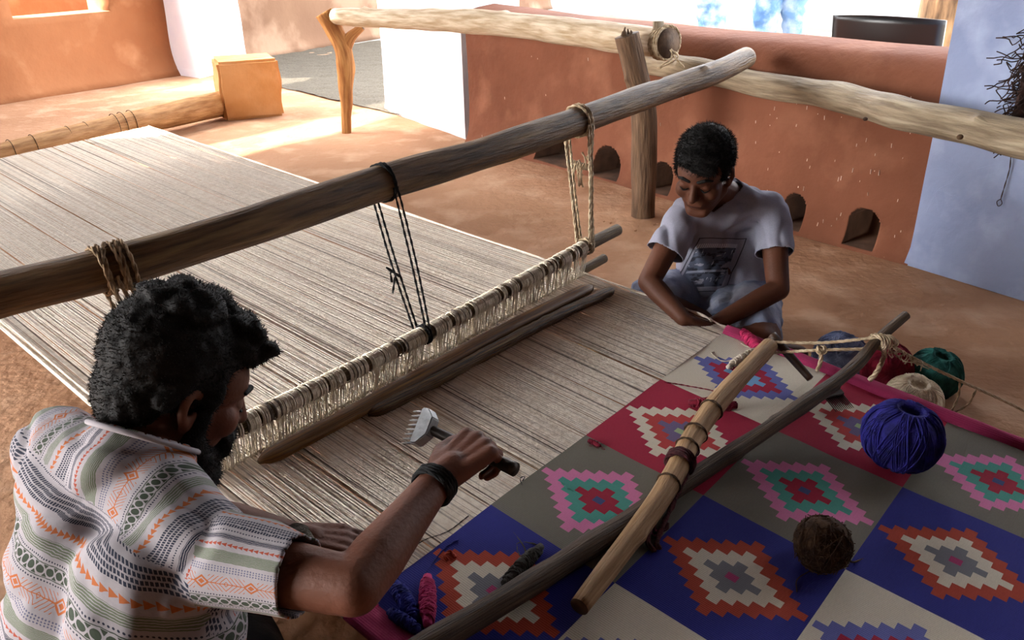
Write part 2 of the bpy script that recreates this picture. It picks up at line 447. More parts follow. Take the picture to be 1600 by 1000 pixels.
# gravel: strip outside the opening, parallel with the building front
e0 = Pz(440, 138, 0); e1 = Pz(600, 176, 0); ed = (e1-e0).normalized(); en = Vector((-ed.y, ed.x, 0))
if en.y < 0: en = -en
grid(bm, e0-ed*2.2, ed*5.2, en*6.5, 110, 120, gfn)
struct('trim_1', bm, M['gravel'], True)['label'] = 'grey gravel ground outside'
bm = bmesh.new()
s0 = h1 + wd*-.2 - wnrm*.16
grid(bm, s0 - wd*.3 + Vector((0, 0, .02)), wd*14, -wnrm*14, 60, 60, lambda p: Vector((p.x, p.y, .02+.015*noise.noise(p*2))))
struct('trim_2', bm, M['sand'], True)['label'] = 'bright sandy ground outside'

# low red wall with rounded top and small arched holes at its foot
WL0 = h1 - wd*.78; WL1 = Pz(1424, 412, 0)
Llen = (WL1-WL0).length; WH = .75; WT = .27
holes = []
for (x0, x1, yt, yb) in ((840, 893, 208, 262), (930, 970, 228, 284), (1018, 1052, 252, 305), (1222, 1256, 300, 365), (1322, 1371, 322, 390)):
    a = Pv(x0, yb-6, h1, h5); b = Pv(x1, yb, h1, h5); t = Pv((x0+x1)/2, yt, h1, h5)
    s_a = (a-WL0).dot(wd); s_b = (b-WL0).dot(wd)
    holes.append(((s_a+s_b)/2, max((s_b-s_a)/2, .045), max(min(t.z, .2), .11)))
def wall_with_holes():
    bm = bmesh.new()
    # front face as a fine grid, faces in the holes dropped and rims extruded inwards
    ds = .0065; ns = int(Llen/ds); nzv = 112
    prof = []
    for j in range(nzv+1):
        z = WH*j/nzv; prof.append(z)
    def front(s, z):
        flare = .05*math.exp(-z/.05); rnd = 0
        if z > WH-.10:
            q = (z-(WH-.10))/.10; rnd = .10*(1-math.sqrt(max(0, 1-q*q)))
        p = WL0 + wd*s + wnrm*(flare - rnd + .012*noise.noise(Vector((s*2.2, z*2.2, 0))) + .004*noise.noise(Vector((s*11, z*11, 4))))
        top = .012*noise.noise(Vector((s*1.5, 5, 0)))*(z/WH) + .03*math.exp(-s/.5)*(z/WH)
        return Vector((p.x, p.y, z+top))
    V = {}
    def gv(i, j):
        if (i, j) not in V: V[(i, j)] = bm.verts.new(front(Llen*i/ns, prof[j]))
        return V[(i, j)]
    def inside(s, z):
        for (c, hw, ht) in holes:
            zz = max(0, z-(ht-hw)) if ht > hw else z
            if abs(s-c) < hw and z < ht and z > .012:
                if z <= ht-hw or ((s-c)/hw)**2 + ((z-(ht-hw))/hw)**2 < 1: return (c, hw, ht)
        return None
    ins = set()
    for i in range(ns):
        for j in range(nzv):
            if inside(Llen*(i+.5)/ns, (prof[j]+prof[j+1])/2): ins.add((i, j)); continue
            bm.faces.new((gv(i, j), gv(i+1, j), gv(i+1, j+1), gv(i, j+1)))
    depth = .19
    B_ = {}
    def bv(i, j):
        if (i, j) not in B_:
            p = front(Llen*i/ns, prof[j]); B_[(i, j)] = bm.verts.new(p - wnrm*(depth+.02*noise.noise(p*9)))
        return B_[(i, j)]
    for (i, j) in ins:
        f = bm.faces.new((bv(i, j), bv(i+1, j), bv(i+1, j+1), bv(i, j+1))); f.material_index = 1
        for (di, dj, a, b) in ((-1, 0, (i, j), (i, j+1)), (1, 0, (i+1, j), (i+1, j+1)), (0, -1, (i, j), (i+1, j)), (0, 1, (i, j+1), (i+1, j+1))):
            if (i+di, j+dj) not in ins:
                f = bm.faces.new((gv(*a), gv(*b), bv(*b), bv(*a))); f.material_index = 1 if (dj == -1 or di == -1) else 0  # back, bottom and left side of each hole take the darker mud
    # top and back
    prev = None
    for i in range(0, ns+1):
        a = gv(i, nzv); s = Llen*i/ns
        b = bm.verts.new(a.co - wnrm*(WT*.45) + Vector((0, 0, .012))); c = bm.verts.new(a.co - wnrm*(WT*.8) + Vector((0, 0, -.01)))
        d = bm.verts.new(Vector((a.co.x, a.co.y, 0)) - wnrm*(WT*.8))
        if prev:
            pa, pb, pc, pd = prev
            bm.faces.new((pa, a, b, pb)); bm.faces.new((pb, b, c, pc)); bm.faces.new((pc, c, d, pd))
        prev = (a, b, c, d)
    bmesh.ops.recalc_face_normals(bm, faces=bm.faces)
    return bm
o = struct('wall_back', wall_with_holes(), [M['mud_red'], mat('dark_hole_mud', '#5a4030', .95, '#33241c', 6, .6, 20, 'Object')], True)
o['label'] = 'low red mud wall with arched holes along its foot'
# lime drips on the wall, as thin raised dabs (real splashes)
bm = bmesh.new()
for k in range(110):
    px = random.uniform(745, 1470); py = random.uniform(70, 380)
    if random.random() < .6: px = random.uniform(1180, 1440); py = random.uniform(80, 370)
    p = Pv(px, py, h1, h5)
    if not (.03 < p.z < .62): continue
    s = (p-WL0).dot(wd)
    if s > Llen-.02 or s < 0: continue
    if any(abs(s-c) < hw+.02 and p.z < ht+.02 for c, hw, ht in holes): continue
    flare = .05*math.exp(-p.z/.05)
    q = WL0 + wd*s + wnrm*(flare+.012*noise.noise(Vector((s*2.2, p.z*2.2, 0))) + .004*noise.noise(Vector((s*11, p.z*11, 4)))+.0012)
    q.z = p.z
    h_ = random.uniform(.002, .009); w_ = random.uniform(.0007, .0015)
    ellipsoid(bm, q, (w_, .0012, h_)) if False else box(bm, q, (w_*2, .003, h_*2), Matrix.Rotation(random.uniform(-.15, .15), 3, 'Y') @ Matrix.Rotation(math.atan2(wd.y, wd.x), 3, 'Z'))
sp = mesh_obj('lime_splash', bm, M['fleck'], o, False); sp['kind'] = 'stuff'

# pillars
def prism_wall(name, base, ht, m, taper=0., top_in=0., sub=24, nzamp=.01, zs=1.):
    """closed prism with subdivided, uneven faces"""
    bm = bmesh.new(); n = len(base); nz_ = max(4, int(ht*14)); rows = []
    c = sum((Vector(b) for b in base), Vector((0, 0, 0)))/n
    edges = []
    for i in range(n):
        a = Vector(base[i]); b = Vector(base[(i+1) % n]); k = max(2, int((b-a).length*14))
        for q in range(k): edges.append(a.lerp(b, q/k))
    for j in range(nz_+1):
        z = ht*j/nz_; row = []
        for p in edges:
            q = p.lerp(c, taper*z/ht) if taper else p.copy()
            d = (q-c); d.z = 0; d.normalize()
            q = q + d*(nzamp*noise.noise(Vector((q.x*3, q.y*3, z*3))) + .015*math.exp(-z/.04))
            row.append(bm.verts.new((q.x, q.y, z)))
        rows.append(row)
    N_ = len(edges)
    for a, b in zip(rows, rows[1:]):
        for k in range(N_): bm.faces.new((a[k], a[(k+1) % N_], b[(k+1) % N_], b[k]))
    bm.faces.new(rows[-1]); bm.faces.new(list(reversed(rows[0])))
    bmesh.ops.recalc_face_normals(bm, faces=bm.faces)
    return struct(name, bm, m, False)
RH = 3.15
# central white pillar
c0 = Pz(603, 172, 0); c1 = Pz(727, 217, 0); cd = (c1-c0).normalized(); cn = Vector((-cd.y, cd.x, 0))
if cn.y < 0: cn = -cn
o = prism_wall('trim_3', [c0, c1, c1+cn*.42, c0+cn*.42], RH, M['lime']); o['label'] = 'white limewashed middle pillar'
# right blue-white pillar
r0 = Pz(1422, 412, 0); r1 = Pz(1610, 468, 0); rd = (r1-r0).normalized(); rn = Vector((-rd.y, rd.x, 0))
if rn.y < 0: rn = -rn
r0 = r0 - rn*.02
o = prism_wall('trim_4', [r0, r0+rd*1.1, r0+rd*1.1+rn*.45, r0+rn*.45 + rd*.0], RH, M['lime_blue'], nzamp=.006); o['label'] = 'pale blue limewashed right pillar'
bm = bmesh.new(); lo_ = WL0 - wd*.1; ll_ = Llen + .3  # unseen panel added above the opening to cut sky light on the right
box(bm, lo_ + wd*ll_/2 - wnrm*.14 + Vector((0, 0, (1.55+RH)/2)), (ll_, .24, RH-1.55), Matrix.Rotation(math.atan2(wd.y, wd.x), 3, 'Z'))
struct('trim_6', bm, M['sky_block'])['label'] = 'added unseen panel above the low wall, blocking sky light'
# left pillar with flared buttress
l0 = Pz(312, 122, 0); l1 = Pz(388, 104, 0); lw = Pz(255, 113, 0)
o = prism_wall('trim_5', [l0, l1, l1+(lw-l0)*1.0, lw+(lw-l0)*.2], RH, M['lime'], taper=.12); o['label'] = 'white limewashed left pillar'

# left orange wall with a window opening
w0 = Pz(0, 160, 0); w1 = Pz(262, 118, 0); ld = (w1-w0).normalized(); ln = Vector((ld.y, -ld.x, 0))
if ln.x < 0: ln = -ln
WA = w0 - ld*6.4; WLn = (w1-WA).length + .15; TH = .34
def wpt(px, py): 
    p = Pv(px, py, w0, w1); return (p-WA).dot(ld), p.z
wa, wza = wpt(22, 34); wb, wzb = wpt(172, 14)
WIN = (wa, wb, (wza+wzb)/2, (wza+wzb)/2+1.0)
CLER = ((Vector((-4.9, 4.6, 0))-WA).dot(ld), (Vector((-4.9, 4.6, 0))-WA).dot(ld)+2.0)
def holed_wall(name, O_, d, nrm, length, height, th, rects, m, cove=.12):
    bm = bmesh.new()
    xs = sorted({0, length, *[r[0] for r in rects], *[r[1] for r in rects]}); zs = sorted({0, height, *[r[2] for r in rects], *[r[3] for r in rects]})
    def refine(a, st):
        out = []
        for p, q in zip(a, a[1:]):
            k = max(1, int((q-p)/st)); out += [p+(q-p)*i/k for i in range(k)]
        return out+[a[-1]]
    xs = refine(xs, .1); zs = refine(zs, .06)
    def pt(x, z, back):
        p = O_ + d*x + Vector((0, 0, z))
        if back: return p - nrm*th
        return p + nrm*(cove*math.exp(-z/.09) + .015*noise.noise(Vector((x*2, z*2, 0))))
    def isin(x, z): return any(r[0] < x < r[1] and r[2] < z < r[3] for r in rects)
    F, Bk = {}, {}
    def g(D, i, j, b):
        if (i, j) not in D: D[(i, j)] = bm.verts.new(pt(xs[i], zs[j], b))
        return D[(i, j)]
    nx = len(xs)-1; nz_ = len(zs)-1
    full = {(i, j) for i in range(nx) for j in range(nz_) if not isin((xs[i]+xs[i+1])/2, (zs[j]+zs[j+1])/2)}
    for (i, j) in full:
        for D, b in ((F, 0), (Bk, 1)):
            bm.faces.new((g(D, i, j, b), g(D, i+1, j, b), g(D, i+1, j+1, b), g(D, i, j+1, b)))
        for (di, dj, a, c) in ((-1, 0, (i, j), (i, j+1)), (1, 0, (i+1, j), (i+1, j+1)), (0, -1, (i, j), (i+1, j)), (0, 1, (i, j+1), (i+1, j+1))):
            if (i+di, j+dj) not in full:
                bm.faces.new((g(F, *a, 0), g(F, *c, 0), g(Bk, *c, 1), g(Bk, *a, 1)))
    bmesh.ops.recalc_face_normals(bm, faces=bm.faces)
    return struct(name, bm, m, True if cove else False)
cz0 = RH-.42
o = holed_wall('wall_left', WA, ld, ln, WLn, RH, TH, [WIN, (5.6, 6.33, .73, 1.02), (3.45, WLn-.3, 2.47, RH-.02)], M['mud_orange'])
for p in o.data.polygons: p.use_smooth = False if abs(p.normal.z) > .9 else True
o['label'] = 'orange mud wall with window opening'
# room's other sides (behind the camera)
bm = bmesh.new(); box(bm, (-1.2, -2.45, RH/2), (12, .2, RH)); struct('wall_front', bm, M['mud_dark'])
bm = bmesh.new(); q0 = r0+rd*1.1; box(bm, (q0.x+.75, -.2, RH/2), (.2, 4.6, RH)); struct('wall_right', bm, M['mud_dark'])
# roof: polygon over the room with a small eave over the front line
bm = bmesh.new()
fA = c0 + (c0-c1).normalized()*4.2 - wnrm*.6; 
eav = [Vector((-7.2, -2.5, 0)), Vector((3.8, -2.5, 0)), r0+rd*1.4-wnrm*.5, fA, WA+ld*(WLn+.3)+ln*.62, WA+ld*4.9+ln*.62, WA+ld*4.9-ln*.1, WA-ln*.1]
vb = [bm.verts.new((p.x, p.y, RH)) for p in eav]; vt = [bm.verts.new((p.x, p.y, RH+.15)) for p in eav]
bm.faces.new(vb); bm.faces.new(list(reversed(vt)))
for i in range(len(eav)):
    j = (i+1) % len(eav); bm.faces.new((vb[i], vb[j], vt[j], vt[i]))
bmesh.ops.recalc_face_normals(bm, faces=bm.faces)
struct('ceiling', bm, M['roof'])
# outdoor rough wall beyond the gravel
b0 = Pz(378, 96, 0); b1 = Pz(600, 58, 0); bd = (b1-b0).normalized()
M['rough'] = mat('rough_mud', (.46, .35, .27), .98, '#664a38', 1.1, 1., 5, 'Object', col3=(.54, .43, .35), scale3=1.4, fac3=(.52, .62))
holed_wall('wall_outside', b0-bd*.8, bd, Vector((bd.y, -bd.x, 0)), 7.5, 2.6, .3, [], M['rough'], .06)['label'] = 'rough plastered wall across the gravel yard'
# orange wall seen through the window
ow = WA + ld*(WIN[0]-2.5) - ln*2.4
holed_wall('wall_beyond', ow, ld, ln, 6.5, 2.2, .25, [], M['mud_orange'], .03)['label'] = 'orange wall outside the window'
# mud block by the roller end
bp0 = Pz(352, 190, 0); bp1 = Pz(446, 181, 0); bd2 = (bp1-bp0).normalized(); bn2 = Vector((-bd2.y, bd2.x, 0))
bm = bmesh.new()
zt = .40
Rb = Matrix.Rotation(math.atan2(bd2.y, bd2.x), 3, 'Z'); bw_ = (bp1-bp0).length
box(bm, bp0 + bd2*bw_/2 + bn2*.19 + Vector((0, 0, zt/2)), (bw_, .38, zt), Rb, .018)
bmesh.ops.subdivide_edges(bm, edges=bm.edges, cuts=7, use_grid_fill=True)
for v in bm.verts: v.co += Vector((1, .5, .4))*.016*noise.noise(v.co*7)
tag(mesh_obj('mud_block', bm, M['block'], None, False), 'square orange mud block at the far end of the warp roller', 'block')

TT('BEYOND')
# =================================================================== BEYOND THE LOW WALL
# black plastic chair
chp = Pd(1380, 60, 3.62)
ct = thing('plastic_chair', 'black plastic chair standing just behind the low red wall', 'chair', (chp.x, chp.y, .03))
chR = Matrix.Rotation(math.atan2(wd.y, wd.x)+.14+PI, 3, 'Z'); cO = Vector((chp.x, chp.y, .03))
def chw(x, y, z): return cO + chR @ Vector((x, y, z))
tz = Pd(1385, 22, 3.62).z - .03
def curved_panel(bm, x0, x1, z0, z1, ybase, curve, th, tilt, n=14, m_=6):
    for sgn in (0, 1): pass
    vs = [[[None]*(m_+1) for _ in range(n+1)] for _ in range(2)]
    for k in range(2):
        for i in range(n+1):
            for j in range(m_+1):
                x = x0+(x1-x0)*i/n; z = z0+(z1-z0)*j/m_; t = 2*i/n-1
                y = ybase + curve*t*t + tilt*(z-z0) + (th if k else 0)
                vs[k][i][j] = bm.verts.new(chw(x*(1+.06*(z-z0)), y, z - .012*t*t*(j == m_)))
    for k in range(2):
        for i in range(n):
            for j in range(m_):
                q = (vs[k][i][j], vs[k][i+1][j], vs[k][i+1][j+1], vs[k][i][j+1]); bm.faces.new(q if k == 0 else tuple(reversed(q)))
    for i in range(n):
        for j in (0, m_): bm.faces.new((vs[0][i][j], vs[1][i][j], vs[1][i+1][j], vs[0][i+1][j]))
    for j in range(m_):
        for i in (0, n): bm.faces.new((vs[0][i][j], vs[0][i][j+1], vs[1][i][j+1], vs[1][i][j]))
    bmesh.ops.recalc_face_normals(bm, faces=bm.faces)
bm = bmesh.new(); curved_panel(bm, -.235, .235, tz-.20, tz, .0, -.05, .018, .12); mesh_obj('backrest', bm, M['plastic'], ct)
for i in range(7):
    bm = bmesh.new(); x = -.19+.38*i/6; tube(bm, [chw(x, -.045*(x/.235)**2-.02, tz-.2), chw(x, -.05, .42)], .012, 6); mesh_obj('slat', bm, M['plastic'], ct)
bm = bmesh.new(); box(bm, chw(0, -.26, .41), (.45, .44, .03), chR, .01); mesh_obj('seat', bm, M['plastic'], ct)
for sx in (-1, 1):
    for sy in (-.06, -.46):
        bm = bmesh.new(); tube(bm, [chw(.2*sx, sy, .41), chw(.235*sx, sy*1.08+.01, 0)], [.024, .018], 8); mesh_obj('leg', bm, M['plastic'], ct)
    bm = bmesh.new(); tube(bm, catmull([chw(.235*sx, -.04, tz-.18), chw(.255*sx, -.2, .62), chw(.255*sx, -.42, .62), chw(.22*sx, -.46, .42)], 14), .02, 8); mesh_obj('armrest', bm, M['plastic'], ct)

# two passers-by in washed jeans (only their legs show above the wall)
def passer(px1, px2, py, d, h, label, face, hipw=.0):
    a = Pd(px1, py, d); b = Pd(px2, py, d)
    a.z = b.z = 0; mid = (a+b)/2; z0 = .02
    f = Vector(face).normalized(); s = Vector((f.y, -f.x, 0))
    t = thing('person', label, 'person', (mid.x, mid.y, z0), None)
    hip = mid + Vector((0, 0, .92*h)); up = Vector((0, 0, 1))
    P_ = []
    legs = []
    for k, foot in ((0, a), (1, b)):
        kn = foot.lerp(mid, .35) + up*(.50*h) + f*.03
        hj = mid + (foot-mid).normalized()*.09 + up*.92*h
        an = Vector((foot.x, foot.y, .10))
        legs += limb(hj, .095, kn, .066, an, .052)
        P_ += limb(an+up*.02, .04, Vector((foot.x, foot.y, .05))-f*.03, .035, Vector((foot.x, foot.y, .045))+f*.15, .03)
    ch = hip + up*.50*h
    P_ += limb(hip, .12, ch-up*.1, .13) + limb(ch+s*.15, .06, ch-s*.15, .06) + limb(ch, .06, ch+up*.13, .05)
    P_ += legs
    for k in (-1, 1):
        P_ += limb(ch+s*.18*k, .05, ch+s*.24*k-up*.28, .042, ch+s*.25*k-up*.5+f*.06, .032)
        P_ += hand_prims(ch+s*.25*k-up*.5+f*.06, Vector((0, 0, -1))+f*.2, -s*k, k, [(.3, .4, .3)]*4)
    H_ = head_frame(ch+up*.24+f*.02, f)
    P_ += head_prims(H_)
    blob('body', P_, .010, 3, M['skin_man'], t)
    jl = limb(hip+s*.07, .125, hip-s*.07, .125)
    for l in legs: jl.append(('c', l[1], l[2]+.018, l[3], l[4]+.02))
    blob('jeans', jl, .010, 4, M['denim_sun'], t, post=lambda v, n: v + n*.012*noise.noise(Vector((v.x*14, v.y*14, v.z*22))), cuts=[(Vector((0, 0, .10)), Vector((0, 0, -1)))])
    tl = limb(hip+up*.06, .14, ch-up*.1, .15) + limb(ch+s*.15, .075, ch-s*.15, .075)
    for k in (-1, 1): tl += limb(ch+s*.18*k, .068, ch+s*.23*k-up*.22, .062)
    blob('shirt', tl, .012, 4, M['shirt_off'], t, post=lambda v, n: v + n*.008*noise.noise(v*12))
    Pc, Rc, _ = H_
    blob('hair', [('e', Pc+Rc @ Vector((0, -.028, .055)), (.083, .092, .075), Rc)], .008, 2, M['hair'], t)
passer(1178, 1250, 25, 6.0, 1.0, 'passer-by in washed jeans striding outside, nearer the chair', (.9, -.35, 0))
passer(1110, 1128, 5, 7.0, 1.0, 'passer-by in pale jeans farther out, left of the other walker', (-.9, .1, 0))
# tree
tp = Pd(1478, 40, 5.1); 
tt = thing('tree', 'thick tree trunk with ridged bark beside the blue pillar', 'tree', (tp.x, tp.y, .02))
bm = bmesh.new(); tr = [Vector((tp.x, tp.y, z)) + Vector((.03*math.sin(z*2), 0, 0)) for z in np.linspace(0, 4.2, 40)]
rings = tube(bm, tr, [.22, .17, .16, .15, .14], 40, nz=.12, nsc=9)
for r_ in rings:
    for k, v in enumerate(r_):
        c_ = sum((x.co for x in r_), Vector())/len(r_); d = (v.co-c_); a = math.atan2(d.y, d.x)
        v.co += d.normalized()*.018*(abs(noise.noise(Vector((math.cos(a)*7, math.sin(a)*7, v.co.z*1.5))))*2-.4)
mesh_obj('trunk', bm, M['bark'], tt)
for k in range(5):
    a = k*1.3; bm = bmesh.new(); p0 = Vector((tp.x, tp.y, 3.0+.2*k))
    tube(bm, catmull([p0, p0+Vector((math.cos(a)*.5, math.sin(a)*.5, .5)), p0+Vector((math.cos(a)*1.2, math.sin(a)*1.2, .9))], 8), [.07, .03], 8); mesh_obj('branch', bm, M['bark'], tt)
M['leaf'] = mat('green_leaf', '#5e7a3a', .7, '#466030', 4, coord='Object')
bm = bmesh.new()
for k in range(2200):
    a = random.uniform(0, 2*PI); e_ = random.gauss(0, .6); rr = random.uniform(.3, 1.5)
    p = Vector((tp.x+math.cos(a)*rr, tp.y+math.sin(a)*rr, 4.0+e_*.5)); d = Vector((random.gauss(0, 1), random.gauss(0, 1), random.gauss(0, .6))).normalized()*.06; q = d.orthogonal().normalized()*.025
    bm.faces.new([bm.verts.new(p-d), bm.verts.new(p+q), bm.verts.new(p+d), bm.verts.new(p-q)])
fo = mesh_obj('foliage', bm, M['leaf'], tt); fo['kind'] = 'stuff'

TT('LOOM TIMBERS')
# =================================================================== LOOM TIMBERS
def log(name, pts, r, m, label, cat='pole', n=70, seg=28, nz=.10, nsc=5, knots=(), flat=(1, 1), seed=0, up=None):
    bm = bmesh.new(); P_ = catmull(pts, n)
    tube(bm, P_, r, seg, nz=nz, nsc=nsc, knots=knots, flat=flat, seed=seed, up=up, capmat=1)
    o = mesh_obj(name, bm, [m, M['cut']], None)
    return tag(o, label, cat)
# forked post
fb = Pz(541, 207, 0)
def at_y(x, y, Y):
    d = ray(x, y); return CAM + d*(Y/d.y)
def uy(p, Y): return p
ft = [fb-Vector((0, 0, .03)), at_y(541, 150, fb.y), at_y(539, 100, fb.y), at_y(534, 72, fb.y), at_y(520, 45, fb.y), at_y(505, 20, fb.y)]
ft = thing('forked_post', 'forked orange-lit wooden post standing in the sunlit floor patch', 'post', (fb.x, fb.y, 0)) and [fb-Vector((0, 0, .03)), at_y(541, 150, fb.y), at_y(540, 100, fb.y), at_y(534, 72, fb.y), at_y(520, 45, fb.y), at_y(505, 20, fb.y)]
froot = bpy.data.objects['forked_post']
bm = bmesh.new(); tube(bm, catmull(ft, 50), [.030, .035, .05, .060, .055, .058], 24, nz=.22, nsc=9, capmat=1); mesh_obj('trunk', bm, [M['fork'], M['cut']], froot)
bm = bmesh.new(); tube(bm, catmull([at_y(537, 80, fb.y), at_y(548, 58, fb.y), at_y(566, 42, fb.y)], 12), [.045, .036, .022], 16, nz=.15, nsc=9, capmat=1); mesh_obj('prong', bm, [M['fork'], M['cut']], froot)
# main upright post near the boy
pt_ = [postb-Vector((0, 0, .04)), at_y(1006, 260, postb.y), at_y(1006, 180, postb.y), at_y(992, 110, postb.y), at_y(979, 55, postb.y+.0)]
log('upright_post', pt_, [.052, .056, .055, .052, .050], M['post'], 'upright rough post between the two horizontal poles, behind the boy', 'post', knots=((.25, 2.2, .016, .03), (.55, 1.0, .012, .03), (.8, 3.6, .012, .02)), seed=2)
bm = bmesh.new()
tp_ = pt_[-1]
for k in range(7):
    a = k*.9; q = tp_ + Vector((math.cos(a)*.018, math.sin(a)*.018, -.004)); tube(bm, [q, q+Vector((random.gauss(0, .004), random.gauss(0, .004), random.uniform(.01, .04)))], [.008, .003], 5)
spl = mesh_obj('splinters', bm, M['post'], bpy.data.objects['upright_post'])
# far horizontal pole: fork -> post
py_ = postb.y
far = [at_y(524, 26, fb.y-.05), at_y(640, 30, 5.03), at_y(760, 35, 4.5), at_y(880, 48, 4.03), at_y(970, 62, py_+.10), at_y(1046, 70, py_-.12)]
far = [at_y(524, 26, fb.y-.02), at_y(640, 30, 5.05), at_y(760, 35, 4.62), at_y(880, 48, 4.2), at_y(970, 60, 3.86), at_y(1045, 67, 3.60)]
log('far_pole', far, [.050, .055, .060, .062, .064, .060], M['log_pale'], 'pale horizontal pole resting in the forked post and tied at the upright post', 'pole', n=90, knots=((.12, .3, .015, .03), (.55, 5.9, .012, .03)), seed=3)
fp = bpy.data.objects['far_pole']
bm = bmesh.new(); a = at_y(1028, 55, 3.62); tube(bm, [a, a+Vector((.0, 0, .055))], [.024, .021], 10, nz=.2, nsc=30); mesh_obj('branch_stub', bm, M['log'], fp)
# tie on far pole end
ax = (far[-1]-far[-2]).normalized(); bm = bmesh.new()
for k in range(5):
    rope(bm, ring_pts(far[-1]-ax*(.005+.011*k), ax+Vector((0, 0, .1*random.gauss(0, 1))), .067, 18), .006, 40, 2, 150)
for k in range(3):
    p = far[-1]+Vector((0, -.05, -.02)); rope(bm, [p, p+Vector((random.gauss(0, .02), -.01, -.03)), p+Vector((random.gauss(0, .03), -.02, -.07))], .005, 10, 2)
tag(mesh_obj('rope_tie', bm, M['rope_jute']), 'frayed cord tied around the right end of the pale far pole', 'rope')
# knotty pole on the right (parallel with the wall)
kp = [Pz(1003, 98, .60), Pz(1080, 108, .615), Pz(1180, 130, .59), Pz(1300, 150, .595), Pz(1420, 180, .60), Pz(1520, 200, .60), Pz(1625, 222, .595), Pz(1840, 262, .60), Pz(2100, 330, .60)]
log('knotty_pole', kp, [.050, .052, .050, .052, .056, .054, .056, .055, .052], M['log'], 'knotty grey-brown pole running to the right edge in front of the blue pillar', 'pole', n=110, nz=.16, nsc=6,
    knots=((.13, 1.2, .025, .035), (.36, 1.3, .018, .025), (.5, 4.7, .02, .04), (.66, .9, .018, .02), (.80, 5.0, .018, .03), (.82, 1.2, .014, .02)), seed=5)
for (kx, ky, kr) in ((1430, 173, .013), (1274, 122, .009), (1352, 186, .008), (1500, 214, .010)):
    q = Pz(kx, ky, .60); q2 = q + (CAM-q).normalized()*.043
    bm = bmesh.new(); ellipsoid(bm, q2, (kr, kr*.55, kr*.8)); mesh_obj('knot', bm, M['cut'], bpy.data.objects['knotty_pole'])
# big cross pole over the heddle
bp = [Pz(-160, 505, .57), Pz(0, 461, .58), Pz(175, 418, .595), Pz(380, 357, .61), Pz(590, 288, .62), Pz(760, 238, .63), Pz(900, 190, .645), Pz(1030, 143, .665), Pz(1120, 112, .69), Pz(1166, 90, .705)]
log('cross_pole', bp, [.044, .043, .044, .045, .044, .043, .042, .043, .041, .040], M['pole'], 'long dark bent pole crossing the frame above the heddle', 'pole', n=140, nz=.08, nsc=4,
    knots=((.78, 5.5, -.010, .04), (.86, .6, .010, .02), (.5, 4., .008, .05)), seed=8)
def pole_pt(px, arr=bp):
    P_ = catmull(arr, 300)
    best = min(P_, key=lambda q: abs(800+FPX*(q-CAM).dot(Rv)/(q-CAM).dot(Fv)-px)); i = P_.index(best)
    return best, (P_[min(i+1, 300)]-P_[max(i-1, 0)]).normalized()
# warp roller on the floor
ro = [Pz(-260, 300, .12), Pz(0, 243, .12), Pz(150, 206, .115), Pz(250, 183, .110), Pz(350, 161, .105)]
log('warp_roller', ro, [.058, .062, .07, .080, .088], M['roller'], 'tan log roller holding the far end of the warp, by the orange wall', 'roller', n=80, nz=.05, nsc=4, seed=9, knots=((.7, 1., .01, .02),))
for px in (18, 52, 108, 135, 180, 192, 205):
    bm = bmesh.new(); P_, t_ = pole_pt(px, ro); tt_ = (Pz(362, 158, .12)-Pz(0, 243, .12)).normalized()
    rope(bm, ring_pts(P_, tt_ + Vector((.25, -.1, 0)), .083 if px > 150 else .072, 24), .0025, 30, 2, 200, seg=4)
    mesh_obj('cord', bm, M['rope_dk'], bpy.data.objects['warp_roller'])

TT('w')
# =================================================================== THE WEAVING
Vh = -1.62                                    # heddle row (in rows from the fell)
def frow(u): return -1.70 + .09*(u/4)         # heddle row position along u
lift = .0
rug = thing('rug_in_progress', 'half-woven geometric rug on its stretched off-white warp', 'rug', tuple(rg(2, .5) - Vector((0, 0, .0))))
# tiles with stepped diamonds
SEQ = ['cream', 'crimson', 'grey', 'blue', 'creamb', 'crimson', 'grey', 'blue']
MOT = {'cream': ['white', 'peri', 'crimson', 'sky', 'crimson'], 'creamb': ['white', 'peri', 'crimson', 'sky', 'crimson'], 'crimson': ['crimson', 'white', 'red', 'slate', 'green'],
       'grey': ['grey', 'pink', 'teal', 'ruby', 'navy'], 'blue': ['blue', 'rust', 'white', 'steel', 'magenta']}
names = sorted({x for v in MOT.values() for x in v}); mi = {k: i for i, k in enumerate(names)}
bm = bmesh.new(); uvl = bm.loops.layers.uv.verify()
cu, cv = .0555, .0735
def lines(c):
    L = [0.] + [.5+(k+.5)*c for k in range(-7, 7)] + [1.]
    return [x for x in L if 0 <= x <= 1]
LU, LV = lines(cu), lines(cv)
NR = 5
vc = {}
def rz(u, v): return .0015*noise.noise(Vector((u*3, v*3, 0))) + .006*noise.noise(Vector((u*.9, v*.9, 7)))
def vert(u, v):
    k = (round(u*1e5), round(v*1e5))
    if k not in vc: vc[k] = bm.verts.new(rg(u, v, rz(u, v)))
    return vc[k]
